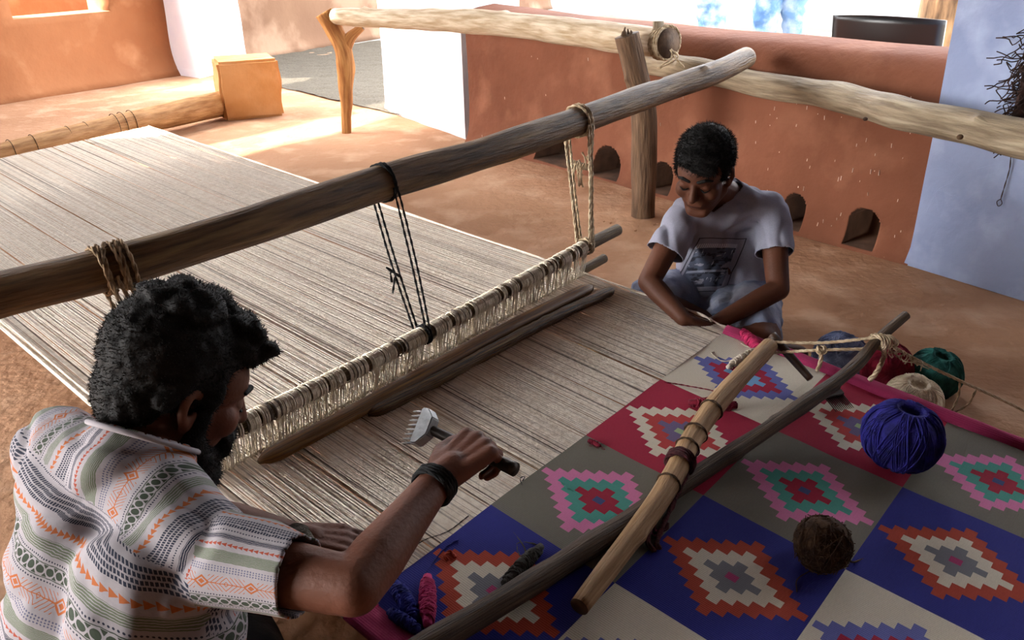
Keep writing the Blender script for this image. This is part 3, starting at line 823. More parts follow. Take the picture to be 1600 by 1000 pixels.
for col in range(4):
    for row in range(NR):
        mt = MOT[SEQ[(col+row) % 8]]
        for i in range(len(LU)-1):
            for j in range(len(LV)-1):
                u0, u1, v0, v1 = LU[i], LU[i+1], LV[j], LV[j+1]
                if u1-u0 < 1e-4 or v1-v0 < 1e-4: continue
                a = round(((u0+u1)/2-.5)/cu) if u1-u0 < cu*1.2 and abs((u0+u1)/2-.5) < 7*cu else 99
                b = round(((v0+v1)/2-.5)/cv) if v1-v0 < cv*1.2 and abs((v0+v1)/2-.5) < 7*cv else 99
                dd = abs(a)+abs(b)
                k = mt[0] if dd > 6 else mt[1] if dd > 4 else mt[2] if dd > 2 else mt[3] if dd > 0 else mt[4]
                f = bm.faces.new((vert(col+u0, row+v0), vert(col+u0, row+v1), vert(col+u1, row+v1), vert(col+u1, row+v0)))
                f.material_index = mi[k]
                for lp in f.loops:
                    q = ruv(lp.vert.co); lp[uvl].uv = (q[0]*RW, q[1]*RL)
bmesh.ops.recalc_face_normals(bm, faces=bm.faces)
if sum(f.normal.z for f in bm.faces) < 0: bmesh.ops.reverse_faces(bm, faces=bm.faces)
g = bmesh.ops.extrude_face_region(bm, geom=list(bm.faces))
for v in g['geom']:
    if isinstance(v, bmesh.types.BMVert): v.co += RN*.004
bmesh.ops.recalc_face_normals(bm, faces=bm.faces)
wc = mesh_obj('woven_cloth', bm, [WV[k] for k in names], rug, False)
# seams: fine sunken lines between the tiles (raised white weft lines at two joins)
# selvages
def selvage(u0, u1, name, r=.006, hh=.010, v0=-.0):
    bm = bmesh.new(); uvl = bm.loops.layers.uv.verify(); n = 70; m_ = 10; rows = []
    for i in range(n+1):
        v = v0+(NR-v0)*i/n; row = []
        for j in range(m_+1):
            t = j/m_; u = u0+(u1-u0)*t
            h = hh*math.sin(PI*t)**.6 + .003*noise.noise(Vector((v*4, t*3, 0)))
            row.append(bm.verts.new(rg(u, v, h+.004)))
        for j in range(m_, -1, -1):
            t = j/m_; row.append(bm.verts.new(rg(u0+(u1-u0)*t, v, -.004)))
        rows.append(row)
    N_ = len(rows[0])
    for a, b in zip(rows, rows[1:]):
        for k in range(N_):
            f = bm.faces.new((a[k], a[(k+1) % N_], b[(k+1) % N_], b[k]))
            for lp in f.loops:
                q = ruv(lp.vert.co); lp[uvl].uv = (q[0]*RW, q[1]*RL)
    bm.faces.new(rows[0]); bm.faces.new(list(reversed(rows[-1])))
    bmesh.ops.recalc_face_normals(bm, faces=bm.faces)
    return mesh_obj(name, bm, WV['selvage'], rug)
selvage(-.14, -.005, 'selvage', hh=.016)['label'] = 'rolled raspberry-pink selvage on the boy\'s side'
selvage(4.0, 4.17, 'selvage', hh=.004)['label'] = 'flat pink selvage on the man\'s side'
# warp threads
NT = 430
P0 = Pz(232, 197, .175); P1 = Pz(-241, 300, .175)
def heddle_pt(u): return rg(u, -1.66 + .02*u)
def warp_far(u):
    t = (u+.13)/4.28; return P0.lerp(P1, t)
rnd = random.Random(3)
us = []
for i in range(NT):
    u = -.13 + 4.28*i/(NT-1) + rnd.gauss(0, .0016)
    us.append(u)
bm = bmesh.new()
def thread(bm, pts, w, h, mi_=0):
    vs = []
    for i, p in enumerate(pts):
        t = (pts[min(i+1, len(pts)-1)]-pts[max(i-1, 0)]).normalized(); s = t.cross(RN).normalized()
        vs.append((bm.verts.new(p-s*w), bm.verts.new(p+RN*h), bm.verts.new(p+s*w)))
    for a, b in zip(vs, vs[1:]):
        for f in (bm.faces.new((a[0], a[1], b[1], b[0])), bm.faces.new((a[1], a[2], b[2], b[1]))): f.material_index = mi_
pitch = 4.28*RW/NT
gap = set()
for k, u in enumerate(us):
    # missing / bunched threads give dark lines; darker thread colours paint in more shade
    c = min(abs(u-q) for q in (.02, .52, 1., 1.5, 2., 2.52, 3., 3.5, 3.97))
    if c < .009: continue
    w = pitch*(.485 + rnd.gauss(0, .03))
    if rnd.random() < .10: w *= .75
    if rnd.random() < .05: continue
    q_ = rnd.random(); mi_ = 2 if q_ < .025 else 1 if q_ < .20 else 0
    hp = heddle_pt(u)
    z = rnd.choice((0, .0015))
    A_ = rg(u, .0, .003); mid_ = A_.lerp(hp, .5) + RN*(z*.8)
    H_ = hp + RN*(.002+z*2)
    F_ = warp_far(u)
    thread(bm, [A_, mid_, H_, H_.lerp(F_, .5) + Vector((0, 0, -.01)), F_], w, .0012, mi_)
wt = mesh_obj('warp_threads', bm, [M['warp'], M['warp_mid'], M['warp_dark']], rug); wt['kind'] = 'stuff'
# second, lower layer of threads (the other shed) just under the first
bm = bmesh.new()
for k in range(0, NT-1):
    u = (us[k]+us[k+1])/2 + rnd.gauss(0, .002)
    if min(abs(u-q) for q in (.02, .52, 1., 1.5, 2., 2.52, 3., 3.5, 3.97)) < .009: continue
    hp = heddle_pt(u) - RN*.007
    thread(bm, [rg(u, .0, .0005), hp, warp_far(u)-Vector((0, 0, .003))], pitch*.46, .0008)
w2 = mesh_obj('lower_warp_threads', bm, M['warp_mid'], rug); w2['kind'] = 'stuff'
# selvedge cords of the warp (thicker edge threads)
for u in (-.135, 4.165, 4.12):
    bm = bmesh.new(); rope(bm, [rg(u, 0, .002), heddle_pt(u), warp_far(u)], .0045, 60, 2, 60); mesh_obj('edge_cord', bm, M['warp'], rug)

TT('HEDDLE')
# =================================================================== HEDDLE
def px_of(q):
    d = q-CAM; z = d.dot(Fv); return 800+FPX*d.dot(Rv)/z, 500-FPX*d.dot(Uv)/z
def vup(px, py, base):
    """point straight above 'base' that is seen at height py"""
    lo, hi = 0, 1.
    for _ in range(40):
        m_ = (lo+hi)/2; y = px_of(base+Vector((0, 0, m_)))[1]
        if y > py: lo = m_
        else: hi = m_
    return base+Vector((0, 0, lo))
hL = heddle_pt(4.15); hR = heddle_pt(-.13)
rodL = hL + Vector((0, 0, .085)); rodR = hR + Vector((0, 0, .092))
rdir = (rodR-rodL).normalized()
rodmid = (rodL+rodR)/2 - Vector((0, 0, .012))
rodpts = [rodL-rdir*.10, rodL, rodmid, rodR, rodR+rdir*.17]
hd = thing('heddle', 'heddle rod wound with off-white loops hung above the warp', 'heddle', tuple(rodmid))
bm = bmesh.new(); tube(bm, catmull(rodpts, 60), [.017, .017, .017, .018, .019], 14, nz=.08, nsc=12, capmat=1); mesh_obj('rod', bm, [M['rod'], M['cut']], hd)
RP = catmull(rodpts[1:4], 430)
bm = bmesh.new(); bmd = bmesh.new(); bmh = bmesh.new()
dark_runs = [(rnd.uniform(0, 1), rnd.uniform(.001, .006)) for _ in range(34)]
for i in range(0, 424):
    t = i/430; c = RP[i]; ax = (RP[i+1]-RP[max(i-1, 0)]).normalized()
    dark = any(abs(t-a) < b for a, b in dark_runs) or rnd.random() < .16
    if dark and rnd.random() < .8: continue
    b_ = bmd if dark else bm
    r = .0205 + rnd.gauss(0, .0006)
    rr = ring_pts(c, ax + Vector((rnd.gauss(0, .03), rnd.gauss(0, .03), 0)), r, 12)
    tube(b_, rr, .0019, 4, cap=False, uvs=False)
    # leash: two strands down to the warp
    u = 4.15 - (4.28)*t; foot = heddle_pt(u+rnd.gauss(0, .006)) + RN*.002
    for s in (-1, 1):
        top = c + RB*(.017*s) - Vector((0, 0, .010))
        ft_ = foot + RB*(.006*s) + rdir*rnd.gauss(0, .003)
        midp = top.lerp(ft_, .5) + rdir*rnd.gauss(0, .0015)
        tube(bmh, [top, midp, ft_], .0012, 3, cap=False, uvs=False)
o1 = mesh_obj('wound_loops', bm, M['heddle'], hd); o1['kind'] = 'stuff'
o2 = mesh_obj('shaded_loops', bmd, M['warp_dark'], hd); o2['kind'] = 'stuff'; o2['label'] = 'loops coloured darker for the shade between windings'  # dark copy of the wound loops, gap shade put into the colour
o3 = mesh_obj('hanging_leashes', bmh, M['heddle'], hd); o3['kind'] = 'stuff'
# cord along the feet of the leashes
bm = bmesh.new(); rope(bm, [heddle_pt(4.1)+RN*.006, heddle_pt(2)+RN*.006, heddle_pt(-.1)+RN*.006], .003, 200, 2, 150, seg=4); mesh_obj('foot_cord', bm, M['heddle'], hd)

# shed rod under the warp, its end sticking out towards the boy
s_ = heddle_pt(-.13) - RN*.018 - RB*.045; s2 = heddle_pt(3.9) - RN*.018 - RB*.035
e_ = Pd(992, 386, 2.66)
sd = (s_-s2).normalized()
log('shed_rod', [s2, s_, s_+sd*.17], [.013, .013, .015], M['rod'], 'dark thin rod slipped under the warp, its end sticking out beyond the heddle', 'rod', n=40, seg=12, nz=.05)
# flat shed sticks lying on the warp
def flat_stick(name, a, b, wd_, th, m, label, up, nz=.0):
    n = 60; bm = bmesh.new(); uvl = bm.loops.layers.uv.verify(); ax = (b-a); L_ = ax.length; t = ax.normalized(); s = t.cross(up).normalized(); rings = []
    for i in range(n+1):
        x = i/n; e1 = min(x, 1-x)*L_; k = min(1, (e1/(wd_*2.4))**.55+.22)
        c = a+ax*x + up*(.004*math.sin(x*PI)) + s*.004*math.sin(x*7); ring = []
        for j in range(16):
            q = 2*PI*j/16; cs, sn = math.cos(q), math.sin(q)
            rr_ = 1+nz*noise.noise(Vector((x*30, cs*2, sn*2)))
            ring.append(bm.verts.new(c + s*(wd_*k*math.copysign(abs(cs)**.8, cs))*rr_ + up*(th*k**.6*math.copysign(abs(sn)**.8, sn))*rr_))
        rings.append(ring)
    for i in range(n):
        for k in range(16):
            f = bm.faces.new((rings[i][k], rings[i][(k+1) % 16], rings[i+1][(k+1) % 16], rings[i+1][k]))
            for lp, (uu, vv) in zip(f.loops, ((k/16, i/n), ((k+1)/16, i/n), ((k+1)/16, (i+1)/n), (k/16, (i+1)/n))): lp[uvl].uv = (uu*.4, vv*L_)
    bm.faces.new(rings[0]); bm.faces.new(rings[-1]); bmesh.ops.recalc_face_normals(bm, faces=bm.faces)
    return tag(mesh_obj(name, bm, m), label, 'stick')
flat_stick('shed_stick', Pr(404, 722, .014), Pr(925, 446, .012), .023, .011, M['stick_brown'], 'long oiled brown sword stick with a pointed left end, next to the heddle', RN, .05)
flat_stick('shed_stick', Pr(576, 648, .012), Pr(958, 452, .014), .017, .012, M['stick_burnt'], 'shorter burnt and cracked stick lying along the long brown one', RN, .22)

TT('HANGING')
# =================================================================== HANGING CORDS
def hang_loops(m, r, px, rod_t, n, spread, label, wraps=3, extra=None, strands=2, drop_a=-.03, drop_b=.03, nm='heddle_tie'):
    c, ax = pole_pt(px); bm = bmesh.new()
    R_ = .0455
    for k in range(wraps):
        rope(bm, ring_pts(c+ax*((k-(wraps-1)/2)*r*2.4), ax+Vector((random.gauss(0, .12), random.gauss(0, .12), 0)), R_+r*.6, 20), r, 40, strands, 130, seg=4)
    q = RP[int(rod_t*429)]
    for k in range(n):
        side = ax.cross(Vector((0, 0, 1))).normalized()*(R_ if k % 2 else -R_)
        top = c + side + ax*((k-n/2)*spread) - Vector((0, 0, .004))
        bot = q + rdir*((k-n/2)*.006) + side.normalized()*.02
        rope(bm, [top, top.lerp(bot, .5)+Vector((random.gauss(0, .004), random.gauss(0, .004), 0)), bot], r, 40, strands, 130, seg=4)
    for k in range(2):
        rope(bm, ring_pts(q+rdir*(k*.008-.004), rdir, .024, 16), r, 24, strands, 130, seg=4)
    if extra: extra(bm, c, ax, q)
    return tag(mesh_obj(nm, bm, m), label, 'cord')
def rt(px):   # rod parameter from image column
    return min(range(430), key=lambda i: abs(px_of(RP[i])[0]-px))/429
def ex_black(bm, c, ax, q):
    m_ = c.lerp(q, .62) + Vector((-.02, 0, 0))
    for k in range(3):
        rope(bm, [m_, m_+Vector((-.012-.01*k, 0, .012*k)), m_+Vector((-.022, .0, -.015+.03*(k-1)))], .003, 8, 2, seg=4)
    m2_ = c.lerp(q, .95)
    rope(bm, [m2_, m2_+Vector((.002, -.01, -.03))], .003, 8, 2, seg=4)
hang_loops(M['rope_black'], .0030, 598, rt(662), 4, .006, 'black knotted cord hanging the middle of the heddle from the long pole', 3, ex_black)
def ex_tan(bm, c, ax, q):
    for k in range(9):
        a = c.lerp(q, .30)+Vector((random.gauss(0, .01), -.02, random.gauss(0, .015)))
        rope(bm, [a, a+Vector((random.gauss(0, .008), 0, -.02)), a+Vector((random.gauss(0, .01), 0, -random.uniform(.03, .07)))], .003, 8, 2, seg=4)
hang_loops(M['rope_jute'], .0045, 905, rt(926), 6, .007, 'frayed jute cords hanging the right end of the heddle', 3, ex_tan)
hang_loops(M['rope_tan'], .0045, 178, .02, 7, .008, 'tan cords wound on the long pole above the man\'s head', 6)
# twig toggle in the right cords
a = Pd(890, 256, 2.62); b = Pd(922, 262, 2.60)
bm = bmesh.new(); tube(bm, [a, b], [.011, .010], 10, nz=.2, nsc=40); rope(bm, ring_pts(a.lerp(b, .2), b-a, .012, 12, 4, .006), .003, 40, 2, seg=4)
tag(mesh_obj('toggle', bm, M['rope_jute']), 'short wound twig toggle caught in the right hanging cords', 'toggle')

TT('STICKS')
# =================================================================== STICKS STRETCHING THE RUG
A0 = Pr(905, 948, .030); A1 = Pr(1030, 780, .045); A2 = Pr(1085, 680, .05); A3 = Pr(1130, 618, .06); A4 = Pr(1203, 540, .07)
B0 = Pr(600, 1048, .030); B1 = Pr(795, 932, .028); B2 = Pr(980, 815, .022); B3 = Pr(1095, 738, .016)
B4 = Pr(1230, 650, .055); B5 = Pr(1330, 577, .10); B6 = Pr(1372, 530, .14); B7 = Pr(1416, 492, .18)
sb = log('temple_stick', [B0, B1, B2, B3, B4, B5, B6, B7], [.022, .022, .021, .020, .018, .018, .015, .011], M['stick_dark'], 'dark crooked branch slanting across the rug from the bottom edge to the yarn balls', 'stick', n=110, seg=18, nz=.14, nsc=10, knots=((.58, 1.4, .008, .02), (.68, 4.5, .007, .02), (.8, 1.8, .007, .015)), seed=11)
sa = log('temple_stick', [A0, A1, A2, A3, A4], [.0165, .0215, .023, .023, .020], M['stick_pale'], 'pale peeled stick with notch rings lying across the rug over the dark branch', 'stick', n=90, seg=18, nz=.06, nsc=9, knots=((.2, 1.3, .006, .02), (.55, 1.5, .005, .012)), seed=12)
# notch cords on the pale stick
PA = catmull([A0, A1, A2, A3, A4], 100)
for t_, rr in ((30, .0235), (44, .0245), (51, .0250), (66, .0250)):
    ax = (PA[t_+1]-PA[t_-1]).normalized(); bm = bmesh.new(); rope(bm, ring_pts(PA[t_], ax+Vector((.1, .1, 0)), rr, 24), .0026, 30, 2, 160, seg=4); mesh_obj('binding', bm, M['rope_dk'], sa)
# maroon tie where they cross
bm = bmesh.new(); k_ = PA[38]; ax = (PA[39]-PA[37]).normalized()
for i in range(3): rope(bm, ring_pts(k_+ax*(i*.008-.008), ax, .027, 20), .005, 30, 3, 90, seg=4)
kp_ = k_ + RA*-.022 + RN*.012
rope(bm, [kp_, kp_-RA*.02-RN*.012+RB*.01, Pr(1030, 835, .012), Pr(1030, 858, .006)], .006, 20, 3, 90)
rope(bm, [kp_, Pr(1015, 830, .02), Pr(1022, 862, .006)], .005, 20, 3, 90)
rope(bm, [kp_, Pr(1022, 822, .012), Pr(1040, 826, .012), Pr(1044, 818, .016)], .004, 16, 2, 90)
tag(mesh_obj('maroon_tie', bm, M['rope_maroon']), 'dark maroon cord tying the two crossed sticks', 'cord')
# jute ropes from the sticks to the edge of the frame
kB = Pr(1380, 533, .145)
bm = bmesh.new()
rope(bm, [A4+Vector((.0, .0, .01)), A4.lerp(kB, .5)+Vector((0, 0, .002)), kB+Vector((0, 0, .012))], .0038, 60, 3, 130)
mq = Pr(1283, 547, .105)
rope(bm, [A4+Vector((.005, 0, -.02)), mq, kB+Vector((0, 0, -.02))], .0038, 60, 3, 130)
for i in range(4): rope(bm, ring_pts(mq+Vector((.004*i-.006, 0, 0)), Vector((1, random.gauss(0, .5), random.gauss(0, .5))), .008, 10), .0035, 14, 2, 130, seg=4)
rope(bm, [mq, mq+Vector((.002, -.002, -.03)), mq+Vector((-.004, -.004, -.055))], .005, 14, 3)
tag(mesh_obj('jute_rope', bm, M['rope_jute']), 'double jute line with a knot strung between the two stick ends', 'rope')
bm = bmesh.new()
rope(bm, [kB, Pd(1440, 566, 2.05), Pd(1500, 595, 2.08), Pd(1620, 652, 2.12), Pd(1900, 800, 2.15), Pz(2250, 1010, .01)], .0038, 150, 3, 130)
for i in range(6): rope(bm, ring_pts(kB+Vector((.006*i-.015, 0, 0)), (B7-B6).normalized()+Vector((random.gauss(0, .3), 0, 0)), .0185, 16), .0038, 24, 2, 130, seg=4)
for i in range(26):
    t_ = random.uniform(0, .5); a = kB.lerp(Pd(1500, 595, 2.08), t_)
    rope(bm, [a, a+Vector((random.gauss(0, .008), random.gauss(0, .006), -random.uniform(.004, .014))), a+Vector((random.gauss(0, .014), random.gauss(0, .01), -random.uniform(.01, .03)))], .0018, 6, 2, seg=3)
rope(bm, [kB, kB+Vector((.004, -.008, -.035)), kB+Vector((-.006, -.01, -.075)), kB+Vector((-.02, -.01, -.10))], .006, 20, 3)
tag(mesh_obj('jute_rope', bm, M['rope_jute']), 'frayed jute rope running from the dark branch tip to the right edge', 'rope')
# loose rope bits by the teal ball
bm = bmesh.new(); rope(bm, [Pd(1500, 597, 2.08), Pd(1497, 620, 2.1), Pd(1487, 643, 2.1)], .0030, 14, 2); rope(bm, [Pd(1526, 608, 2.09), Pd(1512, 632, 2.12), Pd(1490, 645, 2.12)], .0030, 14, 2)
tag(mesh_obj('rope_tail', bm, M['rope_tan']), 'loose cord tails hanging beside the teal yarn ball', 'rope')

TT('YARN BALLS')
# =================================================================== YARN BALLS
def yarn_ball(name, c, r, col, col2, label, axis=(0, 0, 1), flat=.88, hole=.22, n=170, lean=.8, group=None, tall=0., hp=True, seed=1):
    m = yarn('yarn_'+name+str(seed), col, col2, sc_=40)
    rr = random.Random(seed); ax = Vector(axis).normalized(); u = ax.orthogonal().normalized(); v = ax.cross(u)
    def P_(th, ph, k=1.):
        # th 0 top .. PI bottom ; dimpled poles
        rad = r*math.sin(th)**(.8) if not tall else r*min(1, math.sin(th)*1.5)**.8
        z = r*(flat+tall)*math.cos(th)
        z -= math.copysign(1, math.cos(th))*r*.55*max(0, (hole-math.sin(th))/hole)**1 * (1 if hp else 0)
        return c + (u*math.cos(ph)+v*math.sin(ph))*rad*k + ax*z*k
    root = thing('yarn_ball', label, 'yarn ball', tuple(c - Vector((0, 0, r*flat))), group)
    bm = bmesh.new(); rows = []
    for i in range(1, 24):
        th = PI*i/24; rows.append([bm.verts.new(P_(th, 2*PI*k/32, .97)) for k in range(32)])
    for a, b in zip(rows, rows[1:]):
        for k in range(32): bm.faces.new((a[k], a[(k+1) % 32], b[(k+1) % 32], b[k]))
    bm.faces.new(rows[0]); bm.faces.new(rows[-1]); bmesh.ops.recalc_face_normals(bm, faces=bm.faces)
    mesh_obj('core', bm, m, root)
    bm = bmesh.new()
    for i in range(n):
        of_ = rr.gauss(0, .011)
        ph = 2*PI*i/n + rr.gauss(0, .02); ln_ = lean*(1 if (i//14) % 2 else -1)*(.8+.4*rr.random())
        pts = []
        for k in range(17):
            t = k/16; th = .16+(PI-.32)*t
            pts.append(P_(th, ph+ln_*(t-.5)*2, .995+of_))
        tube(bm, pts, r*.015, 4, cap=False, uvs=False)
    s = mesh_obj('wound_yarn', bm, m, root); s['kind'] = 'stuff'
    return root
FB = 'yarn balls on the floor beyond the rug'
yarn_ball('a', Pd(1312, 562, 2.38), .078, '#7c86a6', '#606a8a', 'pale grey-blue yarn ball on the floor behind the jute line', (.3, .1, .9), 1.0, n=130, lean=1.3, group=FB, seed=2)
yarn_ball('b', Pd(1383, 572, 2.31), .074, '#8c1c34', '#6a1228', 'crimson yarn ball on the floor between the blue and teal ones', (.1, -.1, .9), .9, group=FB, seed=3)
yarn_ball('c', Pd(1461, 584, 2.30), .071, '#2c6a64', '#1d4c48', 'teal green yarn ball on the floor, farthest right of the row', (.1, -.15, .95), .95, lean=.5, group=FB, seed=4)
yarn_ball('d', Pd(1427, 625, 2.20), .073, '#eadfc8', '#d2c4a8', 'cream yarn ball on the floor in front of the teal one', (0, -.2, .95), .85, n=150, group=FB, seed=5)
cb = Pr(1395, 727); yarn_ball('e', cb+RN*.078, .081, '#26247a', '#1a1956', 'large deep-blue yarn ball lying on the rug', tuple(RN+Vector((.05, .05, 0))), .88, n=240, lean=.35, group=None, seed=6)
# tangled brown ball
cc = Pr(1277, 880)+RN*.047
rt_ = thing('yarn_ball', 'small fuzzy brown fibre ball lying on the rug', 'yarn ball', tuple(cc-RN*.05))
M['coir'] = yarn('brown_fibre', '#4a3524', '#33231a')
bm = bmesh.new(); ellipsoid(bm, cc, (.048, .046, .052))
for v in bm.verts: v.co += (v.co-cc).normalized()*.004*noise.noise(v.co*60)
mesh_obj('core', bm, M['coir'], rt_)
bm = bmesh.new()
for i in range(420):
    ax = Vector((random.gauss(0, 1), random.gauss(0, 1), random.gauss(0, .8))).normalized(); u = ax.orthogonal().normalized(); v = ax.cross(u); R_ = .049*(1+random.gauss(0, .03)); a0 = random.uniform(0, 6.28); sp_ = random.uniform(.5, 2.)
    off = random.gauss(0, .012)
    pts = [cc + ax*off + (u*math.cos(a0+sp_*k/9)+v*math.sin(a0+sp_*k/9))*math.sqrt(max(R_*R_-off*off, 1e-6))*(1+random.gauss(0, .012)+(.10 if k in (0, 9) and random.random() < .2 else 0)) for k in range(10)]
    tube(bm, pts, .0009, 3, cap=False, uvs=False)
tube(bm, catmull([cc+Vector((.045, -.0, -.01)), Pr(1330, 878, .01), Pr(1352, 872, .004)], 10), .002, 4, uvs=False)
tube(bm, catmull([cc+Vector((-.02, -.02, -.04)), Pr(1246, 905, .004), Pr(1245, 925, .003)], 10), .001, 4, uvs=False)
f_ = mesh_obj('tangled_fibre', bm, M['coir'], rt_); f_['kind'] = 'stuff'
# grey knitted bundle on the warp by the man's left arm
g_ = Pr(467, 876, .0)+RN*.035
yarn_ball('g', g_, .040, '#6c665c', '#524d45', 'small grey ribbed yarn ball on the warp under the man\'s left forearm', (0.7, .4, .3), .85, n=70, seed=8)

TT('BOBBINS')
# =================================================================== BOBBINS AND LOOSE ENDS
def bobbin(a, b, r, m, label, wraps=26, tails=(), seed=0, prof=None):
    rr = random.Random(seed); bm = bmesh.new(); ax = (b-a); L_ = ax.length; t = ax.normalized(); u = t.orthogonal().normalized(); v = t.cross(u)
    def rad(x): return r*(.55+.45*math.sin(PI*min(max(x, .02), .98))**.6)
    tube(bm, [a+ax*(k/12) for k in range(13)], [rad(k/12)*.88 for k in range(13)], 10, nz=.1, nsc=60, uvs=False)
    for w_ in range(wraps):
        x0 = rr.uniform(.03, .72); x1 = min(.97, x0+rr.uniform(.14, .3)); ph = rr.uniform(0, 6.28); dr = rr.choice((-1, 1))
        pts = [a+ax*(x0+(x1-x0)*k/10) + (u*math.cos(ph+dr*5*k/10)+v*math.sin(ph+dr*5*k/10))*rad(x0+(x1-x0)*k/10)*(1+rr.gauss(0, .03)) for k in range(11)]
        tube(bm, pts, r*.17, 4, uvs=False)
    for tl in tails: rope(bm, tl, .0018, 24, 2, 200, seg=4)
    return tag(mesh_obj('yarn_bobbin', bm, m), label, 'bobbin')
Y = {k: yarn('bobbin_'+k, a, b) for k, a, b in (('white', '#c9bfae', '#aba08e'), ('pink', '#b8386e', '#962852'), ('crimson', '#7e1a30', '#5c1022'), ('char', '#4c4a48', '#35332f'), ('blue', '#282c7c', '#1b1e58'), ('rasp', '#c03060', '#98204a'))}
bobbin(Pr(1137, 574, .010), Pr(1180, 546, .012), .0105, Y['white'], 'white yarn bobbin on the cream tile with a curling loose end', 34,
       [[Pr(1180, 546, .012), Pr(1160, 538, .004), Pr(1150, 532, .002), Pr(1127, 521, .003)], [Pr(1150, 562, .01), Pr(1128, 564, .003), Pr(1112, 552, .003), Pr(1116, 550, .003)]], 1)
bobbin(Pr(1158, 518, .012), Pr(1190, 548, .016), .015, Y['rasp'], 'crumpled raspberry yarn bobbin at the pink edge by the boy\'s knee', 30, [[Pr(1165, 520, .01), Pr(1185, 530, .02), Pr(1200, 532, .01)]], 2)
bobbin(Pr(1076, 629, .010), Pr(1152, 634, .014), .013, Y['crimson'], 'dark crimson bobbin half under the pale stick', 34,
       [[Pr(1076, 629, .01), Pr(1120, 614, .012), Pr(1075, 603, .006), Pr(1038, 597, .004)]], 3)
bobbin(Pr(787, 913, .010), Pr(846, 853, .012), .012, Y['char'], 'charcoal bobbin on the blue tile with a looped tail', 40,
       [[Pr(846, 853, .01), Pr(826, 848, .004), Pr(808, 850, .003), Pr(812, 868, .003), Pr(822, 866, .004), Pr(815, 848, .004), Pr(792, 820, .003), Pr(768, 797, .003)]], 4)
bobbin(Pr(612, 905, .012), Pr(652, 968, .012), .013, Y['blue'], 'blue bobbin lying beside the man\'s elbow', 34, [[Pr(612, 905, .01), Pr(640, 925, .003), Pr(690, 862, .003), Pr(716, 843, .004)]], 5)
bobbin(Pr(607, 955, .012), Pr(655, 985, .014), .010, Y['blue'], 'second blue bobbin under the pink one, nearest the bottom edge', 28, [], 6)
bobbin(Pr(668, 978, .014), Pr(668, 900, .014), .0135, Y['pink'], 'plump pink bobbin standing out beside the rust zigzag', 44, [], 7)
bobbin(Pr(919, 688, .006), Pr(938, 697, .006), .006, Y['crimson'], 'tiny red knot of yarn at the corner of the crimson tile', 10, [[Pr(938, 697, .004), Pr(944, 703, .003), Pr(921, 697, .003)]], 8)
def strand(pts, r, m, label):
    bm = bmesh.new(); rope(bm, pts, r, 40, 2, 200, seg=4); return tag(mesh_obj('yarn_strand', bm, m), label, 'yarn')
strand([Pr(578, 962, .004), Pr(590, 945, .006), Pr(585, 965, .004), Pr(610, 985, .004), Pr(640, 1002, .004)], .0022, Y['rasp'], 'loose raspberry strand curling on the left pink edge')
strand([Pr(700, 876, .004), Pr(695, 868, .008), Pr(704, 862, .005), Pr(712, 872, .004)], .0035, yarn('bobbin_rust', '#a8402c', '#8a3020'), 'rust yarn end on the corner of the zigzag')
strand([Pr(876, 753, .004), Pr(886, 762, .006), Pr(896, 768, .004), Pr(906, 772, .004)], .002, yarn('bobbin_teal', '#4a9488', '#347468'), 'short teal yarn end on the grey tile')
strand([Pr(816, 752, .004), Pr(820, 745, .02), Pr(813, 748, .012), Pr(818, 764, .003)], .0012, Y['char'], 'grey yarn wisp at the upper edge of the grey tile')
strand([Pr(732, 806, .004), Pr(700, 830, .004), Pr(665, 843, .004), Pr(650, 852, .012)], .0012, Y['char'], 'thin thread leading to the man\'s left fingertips')

TT('BEATING')
# =================================================================== BEATING COMBS
def comb(root, grip, neck, hd_c, tine_dir, width_dir, width, ntine, tl, m_head, m_tine, m_grip, th=.010, hw=.03, gr=.009):
    """grip end, neck point, head centre; tines leave the head edge along tine_dir"""
    bm = bmesh.new(); tube(bm, catmull([grip, grip.lerp(neck, .5), neck], 16), [gr*1.15, gr, gr*.85], 12, nz=.04); mesh_obj('handle', bm, m_grip, root)
    t = tine_dir.normalized(); wv = (width_dir-t*width_dir.dot(t)).normalized(); nn = t.cross(wv)
    bm = bmesh.new()
    P_ = [(-.5, 0), (.5, 0), (.5, -.45), (.24, -.95), (-.24, -.95), (-.5, -.45)]
    vs = [[bm.verts.new(hd_c + wv*(x*width) + t*(y*hw*1.0) + nn*(z*th)) for x, y in P_] for z in (-1, 1)]
    bm.faces.new(vs[0]); bm.faces.new(list(reversed(vs[1])))
    for i in range(6): bm.faces.new((vs[0][i], vs[1][i], vs[1][(i+1) % 6], vs[0][(i+1) % 6]))
    bmesh.ops.recalc_face_normals(bm, faces=bm.faces)
    bmesh.ops.bevel(bm, geom=list(bm.edges), offset=.0018, segments=2, affect='EDGES'); mesh_obj('comb_head', bm, m_head, root, False)
    for i in range(ntine):
        x = -.46+.92*i/(ntine-1); p = hd_c + wv*(x*width) - t*.002
        bm = bmesh.new(); tube(bm, [p, p+t*tl*.7, p+t*tl], [width/ntine*.34, width/ntine*.30, width/ntine*.12], 6, uvs=False)
        mesh_obj('tine', bm, m_tine, root)
